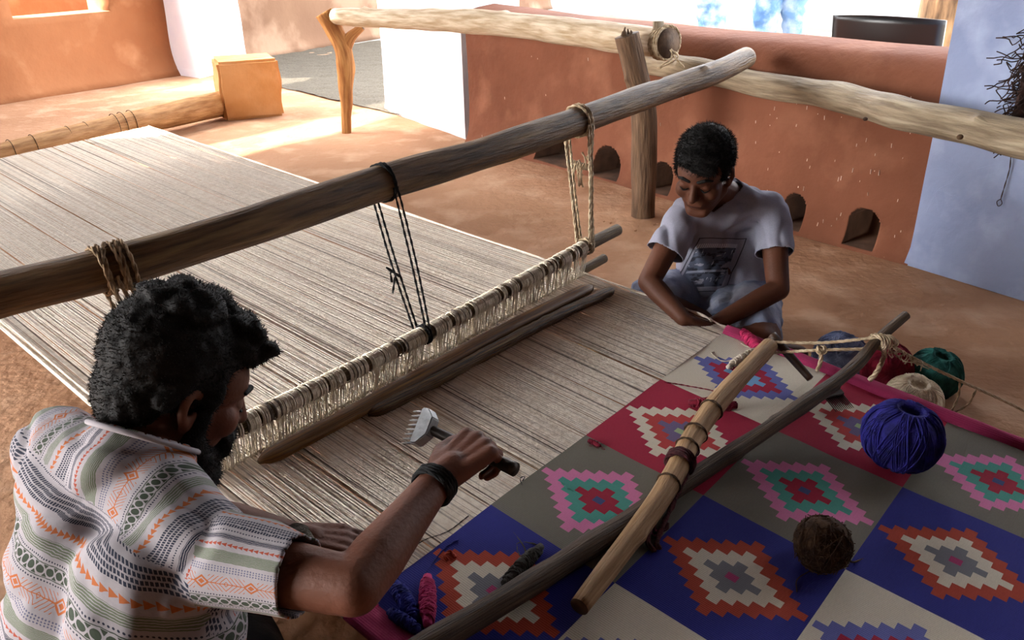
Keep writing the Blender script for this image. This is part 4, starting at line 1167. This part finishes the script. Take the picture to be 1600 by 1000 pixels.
# comb held in the man's right hand: its handle runs through the closed palm
wri = Pd(686, 748, 1.215)
gdir = (Pd(782, 712, 1.215) - Pd(690, 672, 1.285)).normalized()
hF = (Pd(752, 690, 1.262)-wri).normalized(); hp_ = (-gdir).cross(hF).normalized()
palm = wri + hF*.088 + hp_*.030
cr = thing('beating_comb', 'pale painted beating comb gripped in the man\'s raised right hand', 'comb', tuple(palm))
neck = palm - gdir*.10; hcn = palm - gdir*.142
wdc = (Pd(655, 636, 1.31)-Pd(630, 690, 1.29)).normalized(); tdc = -gdir + Vector((0, 0, -.35)); tdc.normalize()
comb(cr, palm+gdir*.060, hcn-tdc*.018, hcn, tdc, wdc, .062, 8, .032, M['paint'], M['paint'], M['iron'], th=.009, hw=.036, gr=.0095)
# second comb lying on the rug
g0 = Pr(1206, 524, .085); n0 = Pr(1266, 592, .030)
c2 = thing('beating_comb', 'dark iron beating comb resting on the rug under the crooked branch', 'comb', tuple(n0))
comb(c2, g0, n0, Pr(1304, 620, .024), (Pr(1330, 652, .004)-Pr(1304, 620, .024)), (Pr(1328, 604, .02)-Pr(1286, 636, .02)), .064, 11, .042, M['iron'], M['iron'], M['iron_brown'], th=.006, hw=.030, gr=.011)

# =================================================================== THINGS ON THE PILLAR
bm = bmesh.new(); rr = random.Random(4)
pc = Pv(1606, 150, (r0.x, r0.y), ((r0+rd).x, (r0+rd).y))
for i in range(150):
    a = pc + Vector((rr.gauss(0, .012), rr.gauss(0, .02), rr.uniform(-.10, .22))) + wnrm*.03
    pts = [a]; d = Vector((rr.gauss(0, .5), rr.gauss(0, .5), -1)).normalized()
    for k in range(7):
        d = (d + Vector((rr.gauss(0, .9), rr.gauss(0, .6), rr.gauss(-.2, .6)))).normalized(); pts.append(pts[-1]+d*.022)
    tube(bm, catmull(pts, 14), .0022, 3, uvs=False)
tube(bm, [pc+wnrm*.03+Vector((0, 0, .30)), pc+wnrm*.03+Vector((0, 0, -.14))], [.016, .024], 8, nz=.4, nsc=40, uvs=False)
tag(mesh_obj('fibre_bundle', bm, M['fibre']), 'dark tangled fibre bundle hanging on the blue pillar at the right edge', 'bundle')
bm = bmesh.new(); pl = lambda x, y: Pv(x, y, (r0.x, r0.y), ((r0+rd).x, (r0+rd).y)) + wnrm*.012
rope(bm, [pl(1582, 235), pl(1580, 262), pl(1572, 290), pl(1566, 310)], .0022, 30, 2, 90, seg=4)
tube(bm, catmull([pl(1566, 310), pl(1560, 314), pl(1562, 321), pl(1568, 317), pl(1566, 310)], 16), .0015, 4)
tag(mesh_obj('hanging_wire', bm, M['wire']), 'thin twisted wire with a loop hanging on the blue pillar', 'wire')
for a, b, l_ in ((Pz(1376, 372, .03), Pz(1396, 387, .004), 'slanting dry straw leaning on the wall foot'), (Pz(1381, 402, .006), Pz(1404, 404, .006), 'dry straw lying flat by the blue pillar foot')):
    bm = bmesh.new(); tube(bm, [a, b], .002, 5); tag(mesh_obj('straw', bm, M['straw']), l_, 'straw')
for i in range(14):
    pass
bm = bmesh.new()
for i in range(60):
    p = postb + Vector((random.gauss(0, .09), random.gauss(-.02, .07), .008)); s = random.uniform(.003, .009)
    ellipsoid(bm, p, (s, s*.8, s*.6)) if i < 25 else box(bm, p, (s, s*1.4, s*.7), Matrix.Rotation(random.random()*3, 3, 'Z'))
cl = tag(mesh_obj('clod', bm, M['mud_floor'], None, False), 'crumbled earth clods around the foot of the upright post', 'earth', None, 'stuff')
# cloth the boy sits on
bm = bmesh.new()
M['mat_cloth'] = mat('printed_cloth', '#8c7350', .95, '#b9955c', 14, .3, 60, 'Object', col3='#9c4030', scale3=10, fac3=(.6, .66))
def gf(p): return Vector((p.x, p.y, .012+.006*noise.noise(p*14)))
q = [Pz(985, 448, 0), Pz(1330, 560, 0)]
grid(bm, Vector((.40, 2.62, 0)), Vector((.62, -.50, 0)), Vector((-.20, -.30, 0)), 30, 20, gf)
r_ = bmesh.ops.extrude_face_region(bm, geom=list(bm.faces))
for v in r_['geom']:
    if isinstance(v, bmesh.types.BMVert): v.co.z += .004
tag(mesh_obj('floor_cloth', bm, M['mat_cloth']), 'faded printed cloth under the boy', 'cloth')

TT('PEOPLE')
# =================================================================== PEOPLE
def spikes(o_src, name, m, parent, n, ln, comb_dir=Vector((0, 0, 0)), w=.0010, seed=1, keep=None, jit=.4, curl=0.):
    rr = random.Random(seed); me = o_src.data; bm = bmesh.new()
    polys = list(me.polygons)
    cum = np.cumsum([p.area for p in polys])
    for i in range(n):
        p = polys[int(np.searchsorted(cum, rr.random()*cum[-1]))]
        c = p.center.copy(); nn = p.normal.copy()
        if keep and not keep(c): continue
        d = (nn*.7 + comb_dir + Vector((rr.gauss(0, jit), rr.gauss(0, jit), rr.gauss(0, jit)))).normalized()
        if d.dot(nn) < .05: d = (d + nn*.4).normalized()
        l_ = ln*rr.uniform(.5, 1.2); a = d.orthogonal().normalized()*w; b = d.cross(a).normalized()*w
        base = c - nn*.002; mid_ = base + d*l_*.55
        d2 = (d + Vector((rr.gauss(0, curl), rr.gauss(0, curl), rr.gauss(0, curl)))).normalized(); tip = mid_ + d2*l_*.45
        v = [bm.verts.new(base+a), bm.verts.new(base-a*.5+b*.8), bm.verts.new(base-a*.5-b*.8)]
        v2 = [bm.verts.new(mid_+a*.7), bm.verts.new(mid_-a*.35+b*.56), bm.verts.new(mid_-a*.35-b*.56)]; tp_ = bm.verts.new(tip)
        for k in range(3):
            bm.faces.new((v[k], v[(k+1) % 3], v2[(k+1) % 3], v2[k])); bm.faces.new((v2[k], v2[(k+1) % 3], tp_))
    o = mesh_obj(name, bm, m, parent); o['kind'] = 'stuff'
    return o
up = Vector((0, 0, 1))
# ---------------------------------------------------------------- man
mR = Pd(328, 872, 1.12); mL = Pd(98, 702, 1.30)
mf = Vector((mL.y-mR.y, -(mL.x-mR.x), 0)).normalized()
ms = (mL-mR).normalized()
mid = (mR+mL)/2
mC7 = Pd(205, 738, 1.20)
mHip = Vector((-.57, .84, .135))
mHead = Pd(279, 608, 1.26)
man = thing('person', 'bearded man in a patterned short-sleeved shirt beating the weft with a comb', 'person', (mHip.x, mHip.y, 0))
mface = Vector((.70, .52, -.55))
HM = head_frame(mHead, mface, (.35, .3, 1), 1.045)
elb = Pd(553, 917, 1.05); wri = Pd(686, 748, 1.215)
elbL = Pd(330, 815, 1.41); wriL = Pr(462, 838, .035)
kneeR = Vector((-.15, .80, .12)); kneeL = Vector((-.62, 1.24, .10)); ankR = Vector((-.42, 1.03, .055)); ankL = Vector((-.32, .90, .06))
hs_ = Vector((ms.x, ms.y, 0)).normalized()
spine = (mC7 - mHip).normalized()
chest = mHip.lerp(mC7, .68)
P_ = head_prims(HM)
P_ += limb(mC7+mf*.01, .060, mHead - HM[1] @ Vector((0, .02, .05)), .056)
P_ += limb(mHip-hs_*.07, .115, chest-ms*.07, .105) + limb(mHip+hs_*.07, .115, chest+ms*.07, .105)
P_ += limb(chest-ms*.08, .096, mR-ms*-.04, .056, mC7, .052) + limb(chest+ms*.08, .096, mL-ms*.04, .056, mC7, .052)
P_ += limb(mR, .050, mR.lerp(elb, .45), .044, elb, .037, elb.lerp(wri, .25), .038, elb.lerp(wri, .6), .031, wri, .0245)
P_ += limb(mL, .056, elbL, .040, elbL.lerp(wriL, .3), .039, wriL, .025)
P_ += limb(mHip-hs_*.09, .10, kneeR, .062, ankR, .042) + limb(mHip+hs_*.09, .10, kneeL, .062, ankL, .042)
P_ += limb(ankR, .038, ankR+Vector((-.10, .06, -.01)), .032) + limb(ankL, .038, ankL+Vector((.10, -.04, -.01)), .032)
# right hand closed around the comb handle: thumb towards the comb's head
hF = (Pd(752, 690, 1.262)-wri).normalized(); hp_ = (-gdir).cross(hF)
hw0 = wri
hand_p = hand_prims(hw0 + hF*.0, hF, hp_, 1, [(1.0, 1.5, .8), (1.05, 1.55, .8), (1.1, 1.5, .8), (1.15, 1.5, .8)], 1.0, (.75, .5))
P_ += hand_p
hFL = (Pr(600, 852, .02)-wriL).normalized()
P_ += hand_prims(wriL, hFL, Vector((0, 0, -1)), -1, [(.10, .15, .2), (.12, .15, .2), (.15, .2, .2), (.2, .2, .2)], 1.0, (.8, .4))
blob('body', P_, .0036, 7, M['skin_man'], man)
def Hh(H, c): return H[0] + H[1] @ (Vector(c)*H[2])
def he(H, c, r): return ('e', Hh(H, c), [q*H[2] for q in r], H[1])
def hcap(H, a, ra, b, rb): return ('c', Hh(H, a), ra*H[2], Hh(H, b), rb*H[2])
rr = random.Random(5)
hp = [he(HM, (0, -.030, .052), (.084, .098, .092)), he(HM, (0, -.062, -.005), (.069, .052, .072)), he(HM, (0, .046, .090), (.062, .040, .036)), he(HM, (0, .066, .080), (.050, .028, .028))]
for k in (-1, 1): hp += [hcap(HM, (.070*k, .022, .030), .012, (.069*k, .016, -.02), .010), hcap(HM, (.066*k, -.02, .05), .022, (.072*k, -.045, .0), .016)]
for i in range(30):
    a = rr.uniform(0, 2*PI); e_ = rr.uniform(.75, 1.4); x = math.cos(a)*math.cos(e_)*.076; y = -.022+math.sin(a)*math.cos(e_)*.092; z = .060+math.sin(e_)*.090
    hp.append(he(HM, (x, y, z), (.020, .020, .011)))
for i in range(9):
    hp.append(he(HM, (rr.uniform(-.05, .05), .05+rr.uniform(0, .04), .095+rr.uniform(-.01, .03)), (.014, .015, .014)))
hair = blob('hair', hp, .005, 2, M['hair'], man, post=lambda v, n: v + n*.004*noise.noise(v*70))
hair['label'] = 'thick wavy black hair'
spikes(hair, 'hair_strands', M['hair'], man, 9000, .010, Vector((0, 0, .1)), .0007, 2, curl=.5)
bp_ = []
for k in (-1, 1): bp_ += [hcap(HM, (.068*k, .014, -.008), .012, (.063*k, .016, -.05), .018), hcap(HM, (.063*k, .016, -.05), .019, (.040*k, .052, -.088), .022), hcap(HM, (.040*k, .052, -.088), .022, (0, .078, -.106), .024), hcap(HM, (.030*k, .084, -.055), .011, (.018*k, .094, -.078), .010), hcap(HM, (.026*k, .090, -.046), .008, (.004*k, .100, -.041), .008)]
bp_ += [he(HM, (0, .062, -.118), (.052, .046, .040)), he(HM, (0, .040, -.088), (.064, .052, .042)), hcap(HM, (.05, .01, -.06), .024, (.02, .03, -.10), .026), hcap(HM, (-.05, .01, -.06), .024, (-.02, .03, -.10), .026), hcap(HM, (.0, .086, -.078), .013, (0, .082, -.10), .02)]
beard = blob('beard', bp_, .0045, 3, M['hair'], man, post=lambda v, n: v + n*.003*noise.noise(v*80)); beard['label'] = 'full black beard'
spikes(beard, 'beard_strands', M['hair'], man, 4500, .011, Vector((0, 0, -.4)), .0006, 3, curl=.3)
def brows(H, parent, m):
    for k in (-1, 1):
        blob('eyebrow', [hcap(H, (.013*k, .090, .028), .0048, (.032*k, .087, .034), .0052), hcap(H, (.032*k, .087, .034), .0052, (.050*k, .074, .028), .003)], .002, 1, m, parent)
        bm = bmesh.new(); tube(bm, catmull([Hh(H, (.017*k, .082, .000)), Hh(H, (.030*k, .0885, -.004)), Hh(H, (.044*k, .080, .000))], 10), [.0012, .0024, .0010], 6, uvs=False); mesh_obj('eyelashes', bm, m, parent)
brows(HM, man, M['hair'])
# wrist bands
bm = bmesh.new(); fdir = (wri-elb).normalized()
for i in range(4): rope(bm, ring_pts(wri-fdir*(.006+.0055*i), fdir+Vector((.04*i-.06, .05, 0)), .0300, 26), .0032, 40, 3, 120, seg=4)
tag(mesh_obj('wristband', bm, M['rope_black'], man), 'black braided wristband')
TT('trousers')
# trousers
P_ = limb(mHip-hs_*.06, .13, mHip+hs_*.06, .13) + limb(mHip-hs_*.09, .12, kneeR, .078, ankR, .052) + limb(mHip+hs_*.09, .12, kneeL, .075, ankL, .050) + limb(mHip, .125, mHip+spine*.08, .12)
blob('trousers', P_, .008, 4, M['black_cloth'], man, post=lambda v, n: v + n*.008*noise.noise(v*14))
# ---- patterned shirt
def shirt_material():
    m = bpy.data.materials.new('block_printed_shirt'); m.use_nodes = True; nt = m.node_tree; n = nt.nodes; l = nt.links; b = n['Principled BSDF']
    b.inputs['Roughness'].default_value = .95
    uv = n.new('ShaderNodeUVMap'); sp = n.new('ShaderNodeSeparateXYZ')
    nz = n.new('ShaderNodeTexNoise'); nz.inputs['Scale'].default_value = 1.3; l.new(uv.outputs[0], nz.inputs['Vector'])
    l.new(uv.outputs[0], sp.inputs[0])
    u = Ex(nt, sp.outputs[0]); v0 = Ex(nt, sp.outputs[1]) + (Ex(nt, nz.outputs['Fac'])-.5)*.25
    PER = 21.5
    v = (v0/PER).frac()*PER
    cur = [None]
    def rgb(h): return (*srgb(h), 1)
    base = n.new('ShaderNodeRGB'); base.outputs[0].default_value = (.29, .265, .285, 1); cur[0] = base.outputs[0]
    def paint(mask, colr):
        mx = n.new('ShaderNodeMix'); mx.data_type = 'RGBA'; l.new(mask.k, mx.inputs[0]); l.new(cur[0], mx.inputs[6]); mx.inputs[7].default_value = rgb(colr); cur[0] = mx.outputs[2]
    def dv(c): return v - c
    def band(c, w): return dv(c).abs().lt(w)
    NAVY, ORG, GRN, SAGE, PUR, RED = '#1c2234', '#9c5426', '#2b3628', '#59624f', '#50536a', '#8e3c26'
    row = (v/.62).op('FLOOR')
    paint(band(1.35, 1.25)*(v/.62).frac().gt(.30)*((u/.42)+row*.37).frac().gt(.28), NAVY)
    tri = lambda c, w, p: band(c, w)*dv(c).abs().lt(((u/p).frac())*w)
    paint(tri(3.9, .50, 1.0), ORG)
    paint(band(5.8, .75)*(v/.30).frac().gt(.35), SAGE)
    dots = lambda c, p, r: (((u/p).frac()-.5)*p).op('POWER', 2.).__add__(dv(c).op('POWER', 2.)).lt(r*r)
    for c in (7.2, 9.95, 14.1, 14.5, 14.9): paint(dots(c, .42, .12), NAVY if c < 12 else PUR)
    for c in (7.65, 9.5): paint(band(c, .06), GRN)
    paint(dots(8.57, 1.45, .55), GRN)
    paint((((u/1.45+.5).frac()-.5)*1.45).abs().lt(.32)*band(8.57, .8)*dv(8.57).abs().gt(((((u/1.45+.5).frac()-.5)*1.45).abs()*1.5+.25)), GRN)
    # feather: diamond, stem and chevrons, repeats every 7 cm
    fu = ((u/7.).frac()-.5)*7.; d12 = dv(12.0); dm = fu.abs()+d12.abs()
    paint(d12.abs().lt(.08), ORG)
    paint(d12.abs().lt(1.35)*((fu.abs()-d12.abs()*.8)/.62).frac().lt(.22)*fu.abs().gt(.9), ORG)
    paint(dm.lt(1.15), ORG); paint(dm.lt(.75)*dm.gt(.5), (.58, .55, .57))
    paint(band(16.6, .95)*(v/.22).frac().gt(.22), SAGE)
    paint(tri(18.5, .32, .75), RED)
    paint(band(19.9, .42)*(v/.28).frac().gt(.3), NAVY)
    paint(dots(21., .42, .12), NAVY)
    l.new(cur[0], b.inputs['Base Color'])
    nb = n.new('ShaderNodeTexNoise'); nb.inputs['Scale'].default_value = 120; tc = n.new('ShaderNodeTexCoord'); l.new(tc.outputs['Object'], nb.inputs['Vector'])
    bp2 = n.new('ShaderNodeBump'); bp2.inputs['Strength'].default_value = .25; bp2.inputs['Distance'].default_value = .003; l.new(nb.outputs['Fac'], bp2.inputs['Height']); l.new(bp2.outputs[0], b.inputs['Normal'])
    return m
armd = (elb-mR).normalized(); armdL = (elbL-mL).normalized()
hemR = mR + armd*.140; hemL = mL + armdL*.15
E_ = .014
P_ = limb(mHip-hs_*.075, .125, chest-ms*.075, .112+E_*.4) + limb(mHip+hs_*.075, .125, chest+ms*.075, .112+E_*.4)
P_ += limb(chest-ms*.08, .122, mR+ms*.03, .068, mC7-spine*.005, .078) + limb(chest+ms*.08, .122, mL-ms*.03, .080, mC7-spine*.005, .078) + limb(mR+ms*.03, .068, mL-ms*.03, .074)
P_ += limb(mR, .062, mR+armd*.20, .056) + limb(mL, .072, mL+armdL*.20, .066)
P_ += limb(mC7, .084, mC7 + (mHead-mC7)*.30, .074)
def wrink(v, n):
    q = Vector((v.dot(ms), v.dot(mf), v.dot(spine)))
    a = noise.noise(Vector((q.x*5, q.y*5, q.z*13))); b = noise.noise(Vector((q.x*13, q.y*13, q.z*24+3)))
    c = abs(noise.noise(Vector((q.x*7+4, q.y*7, q.z*9))))
    return v + n*(.010*a + .0045*b - .008*(1-c*4 if c < .25 else 0))
nck = mC7 + (mHead-mC7)*.28
shirt = blob('shirt', P_, .0055, 7, None or shirt_material(), man, post=wrink, cuts=[(hemR+armd*.03, armd)] if False else ())
b2 = bmesh.new(); b2.from_mesh(shirt.data)
def local_cut(b2, co_, no_, centre, rad, axis0=None, ar=.1):
    no_ = no_.normalized()
    gv = [v for v in b2.verts if (v.co-co_).dot(no_) > -.03 and (v.co-co_).dot(no_) < .14 and ((v.co-co_)-no_*(v.co-co_).dot(no_)).length < ar]
    trim(b2, gv, co_, no_, .0055)
local_cut(b2, hemR, armd, 0, 0, ar=.095)
local_cut(b2, hemL, armdL, 0, 0, ar=.07)
ndir = ((mHead-mC7).normalized()+Vector((0, 0, .35))).normalized()
local_cut(b2, mC7+ndir*.058, ndir, 0, 0, ar=.13)
uvl = b2.loops.layers.uv.verify()
seam0 = mC7 - spine*.035
ou = spine.cross(ms).normalized()
for f in b2.faces:
    c = f.calc_center_median()
    ta = (c-mR).dot(armd); tl_ = (c-mL).dot(armdL)
    da = ((c-mR)-armd*ta).length
    if ta > .015 and da < .095 and (c-mR).dot(ms) < .05: reg = 1
    elif (c-mL).dot(armdL) > .03 and ((c-mL)-armdL*tl_).length < .09 and (c-mL).dot(ms) > -.05: reg = 2
    elif (c-seam0).dot(spine) + .12*(c-seam0).dot(mf) - .38*(c-seam0).dot(ms) > 0: reg = 3
    else: reg = 0
    for lp in f.loops:
        p = lp.vert.co
        if reg in (1, 2):
            o_, ad = (mR, armd) if reg == 1 else (mL, armdL)
            x_ = ad.cross(up).normalized(); y_ = ad.cross(x_); q = p-o_
            uu = q.dot(ad)*100; vv = math.atan2(q.dot(x_), q.dot(y_))*8.0
            if vv < -12: vv += 50
            lp[uvl].uv = (uu, vv+40)
        elif reg == 3:
            q = p-seam0; lp[uvl].uv = (q.dot(spine)*100+q.dot(mf)*60, q.dot(ms)*100+60)
        else:
            q = p-seam0; a = math.atan2(q.dot(ms), -q.dot(mf))
            lp[uvl].uv = (a*14, -q.dot(spine)*100 + 36*q.dot(ms))
b2.to_mesh(shirt.data); b2.free()
so_ = shirt.modifiers.new('thick', 'SOLIDIFY'); so_.thickness = .003; so_.offset = -1
# collar band
bm = bmesh.new(); cpt = mC7+ndir*.052; tube(bm, ring_pts(cpt, ndir, .078, 36), [.0042]*2, 8, cap=False, uvs=False)
mesh_obj('collar', bm, shirt.data.materials[0], shirt)

TT('boy')
# ---------------------------------------------------------------- boy
bHead = Pd(1099, 270, 2.34)
bR = Pd(1068, 338, 2.44); bL = Pd(1206, 330, 2.48)      # shoulders
bs = (bL-bR).normalized()
bC7 = (bR+bL)/2 + Vector((.005, .035, .042))
bHip = Vector((.70, 2.50, .095))
bf = Vector((-.25, -.97, 0)).normalized(); bhs = Vector((.97, -.25, 0)).normalized()
boy = thing('person', 'boy in a grey printed T-shirt sitting cross-legged beside the warp, head bowed', 'person', (bHip.x, bHip.y, 0))
bface = Vector((-.46, -.84, -.34))
HB = head_frame(bHead, bface, (-.12, -.25, 1), .97)
bspine = (bC7-bHip).normalized(); bchest = bHip.lerp(bC7, .66)
elbR = Pd(1014, 440, 2.40); wrR = Pd(1068, 498, 2.30); elL_ = Pd(1216, 452, 2.40); wrL = Pd(1118, 505, 2.33)
kR = Vector((.42, 2.37, .14)); kL = Vector((.80, 2.10, .15)); aR = Vector((.72, 2.20, .05)); aL = Vector((.50, 2.36, .05))
kL = Pd(1192, 538, 2.32)
P_ = head_prims(HB) + limb(bC7, .046, bHead - HB[1] @ Vector((0, .015, .05)), .046)
P_ += limb(bHip-bhs*.05, .095, bchest-bs*.055, .082) + limb(bHip+bhs*.05, .095, bchest+bs*.055, .082)
P_ += limb(bchest-bs*.06, .075, bR+bs*.02, .045, bC7, .046) + limb(bchest+bs*.06, .075, bL-bs*.02, .045, bC7, .046)
P_ += limb(bR, .042, elbR, .032, elbR.lerp(wrR, .3), .031, wrR, .022) + limb(bL, .042, elL_, .032, elL_.lerp(wrL, .3), .031, wrL, .022)
P_ += hand_prims(wrR, (Vector((.62, 2.14, .13))-wrR), Vector((.2, -.3, -1)), 1, [(.4, .5, .3)]*4, .88)
P_ += hand_prims(wrL, (Vector((.55, 2.20, .13))-wrL), Vector((0, -.2, -1)), -1, [(.4, .5, .3)]*4, .88)
P_ += limb(bHip-bhs*.07, .08, kR, .052, aR, .034) + limb(bHip+bhs*.07, .08, kL, .052, aL, .034)
P_ += limb(aR, .03, aR+Vector((.12, -.02, -.01)), .026) + limb(aL, .03, aL+Vector((-.12, -.0, -.01)), .026)
blob('body', P_, .0036, 6, M['skin_boy'], boy)
hp = [he(HB, (0, -.026, .046), (.083, .098, .084)), he(HB, (0, -.06, -.002), (.068, .050, .060)), he(HB, (0, .050, .076), (.060, .036, .030)), he(HB, (-.02, .070, .058), (.044, .020, .018))]
for k in (-1, 1): hp += [hcap(HB, (.068*k, .02, .030), .012, (.066*k, .016, .0), .009)]
hb = blob('hair', hp, .005, 2, M['hair'], boy, post=lambda v, n: v + n*.003*noise.noise(v*60)); hb['label'] = 'short straight black hair'
spikes(hb, 'hair_strands', M['hair'], boy, 7000, .014, HB[1] @ Vector((0, .5, .1)), .0008, 5, jit=.25, curl=.1)
brows(HB, boy, M['hair'])
bm = bmesh.new(); tube(bm, catmull([Hh(HB, (-.021, .087, -.058)), Hh(HB, (0, .0925, -.0575)), Hh(HB, (.021, .087, -.058))], 10), [.0008, .0016, .0008], 6, uvs=False)
M['lip'] = mat('dark_lip', '#4a261e', .5); mesh_obj('mouth_line', bm, M['lip'], boy)
# t-shirt with printed chest picture
def tee_material():
    m = bpy.data.materials.new('printed_jersey'); m.use_nodes = True; nt = m.node_tree; n = nt.nodes; l = nt.links; b = n['Principled BSDF']; b.inputs['Roughness'].default_value = .95
    uv = n.new('ShaderNodeUVMap'); sp = n.new('ShaderNodeSeparateXYZ'); l.new(uv.outputs[0], sp.inputs[0]); u = Ex(nt, sp.outputs[0]); v = Ex(nt, sp.outputs[1])
    tc = n.new('ShaderNodeTexCoord')
    def noise_(sc_, st=(1, 1, 1), src=None):
        mp = n.new('ShaderNodeMapping'); mp.inputs['Scale'].default_value = st; l.new(src or uv.outputs[0], mp.inputs[0]); q = n.new('ShaderNodeTexNoise'); q.inputs['Scale'].default_value = sc_; q.inputs['Detail'].default_value = 6; l.new(mp.outputs[0], q.inputs['Vector']); return Ex(nt, q.outputs['Fac'])
    cur = [None]
    heat = noise_(260., (1, 1, 1), tc.outputs['Object'])
    mx0 = n.new('ShaderNodeMix'); mx0.data_type = 'RGBA'; mx0.inputs[6].default_value = (*srgb('#7c7c8a'), 1); mx0.inputs[7].default_value = (*srgb('#9696a6'), 1); l.new(heat.k, mx0.inputs[0]); cur[0] = mx0.outputs[2]
    def paint(mask, c):
        mx = n.new('ShaderNodeMix'); mx.data_type = 'RGBA'; l.new(mask.k, mx.inputs[0]); l.new(cur[0], mx.inputs[6]); mx.inputs[7].default_value = (*srgb(c), 1); cur[0] = mx.outputs[2]
    # picture frame outline 0..1 square
    ou_ = (u-.5).abs().lt(.5)*(v-.5).abs().lt(.5); inn = (u-.5).abs().lt(.48)*(v-.5).abs().lt(.485)
    paint(ou_ - inn, '#33343e')
    pic = (u-.46).abs().lt(.40)*(v-.46).abs().lt(.36)
    k = noise_(3., (1, 2.4, 1)); paint(pic*k.gt(.40), '#4b5264'); k2 = noise_(5., (1, 2.5, 1)); paint(pic*k2.gt(.55), '#2a2d3a'); k3 = noise_(6., (3, 1, 1)); paint(pic*k3.gt(.66), '#b6bccb')
    # line of small white letters-like ticks along the top of the picture
    paint((v-.86).abs().lt(.035)*(u-.45).abs().lt(.42)*(u*26).frac().gt(.45), '#c9ccd6')
    paint((v-.40).abs().lt(.02)*(u-.45).abs().lt(.36), '#8d93a5')
    l.new(cur[0], b.inputs['Base Color'])
    return m
bad = (elbR-bR).normalized(); bld = (elL_-bL).normalized()
P_ = limb(bHip-bhs*.06, .108, bchest-bs*.06, .094) + limb(bHip+bhs*.06, .108, bchest+bs*.06, .094)
P_ += limb(bchest-bs*.06, .092, bR+bs*.02, .058, bC7, .058) + limb(bchest+bs*.06, .092, bL-bs*.02, .058, bC7, .058) + limb(bR, .052, bL, .052)
P_ += limb(bR, .056, bR+bad*.19, .055) + limb(bL, .057, bL+bld*.19, .060)
def bwr(v, n):
    q = Vector((v.dot(bs), v.dot(bf), v.z)); a = noise.noise(Vector((q.x*16, q.y*9, q.z*5))); c = abs(noise.noise(Vector((q.x*14+4, q.y*7, q.z*5+2))))
    return v + n*(.007*a - .008*(1-c*4 if c < .25 else 0) + .003*noise.noise(v*34))
tee = blob('t_shirt', P_, .005, 7, tee_material(), boy, post=bwr)
b2 = bmesh.new(); b2.from_mesh(tee.data)
local_cut(b2, bR+bad*.125, bad, 0, 0, ar=.08)
local_cut(b2, bL+bld*.135, bld, 0, 0, ar=.08)
bnd = ((bHead-bC7).normalized()+Vector((0, 0, .9))).normalized()
local_cut(b2, bC7+bnd*.034, bnd, 0, 0, ar=.10)
uvl = b2.loops.layers.uv.verify()
pa = Pd(1086, 366, 2.33); pb_ = Pd(1166, 384, 2.33); pd_ = Pd(1088, 452, 2.33)
ex = pb_-pa; ey = pa-pd_; ex_l = ex.length; ey_l = ey.length; ex.normalize(); ey.normalize()
for f in b2.faces:
    fr = f.normal.dot(bf) > 0.1
    for lp in f.loops:
        q = lp.vert.co - pd_
        lp[uvl].uv = (q.dot(ex)/ex_l, q.dot(ey)/ey_l) if fr else (9, 9)
b2.to_mesh(tee.data); b2.free()
s_ = tee.modifiers.new('thick', 'SOLIDIFY'); s_.thickness = .0025; s_.offset = -1
# shorts
P_ = limb(bHip-bhs*.05, .115, bHip+bhs*.05, .115) + limb(bHip-bhs*.075, .10, bHip.lerp(kR, .98), .074) + limb(bHip+bhs*.075, .10, bHip.lerp(kL, .80), .078)
P_ += limb(bHip, .10, bHip+bf*.2, .07)
blob('shorts', P_, .006, 4, M['denim_pale'], boy, post=lambda v, n: v + n*(.012*noise.noise(Vector((v.x*12, v.y*12, v.z*20))) - .006*max(0, 1-5*abs(noise.noise(v*11)))))

TT('end')
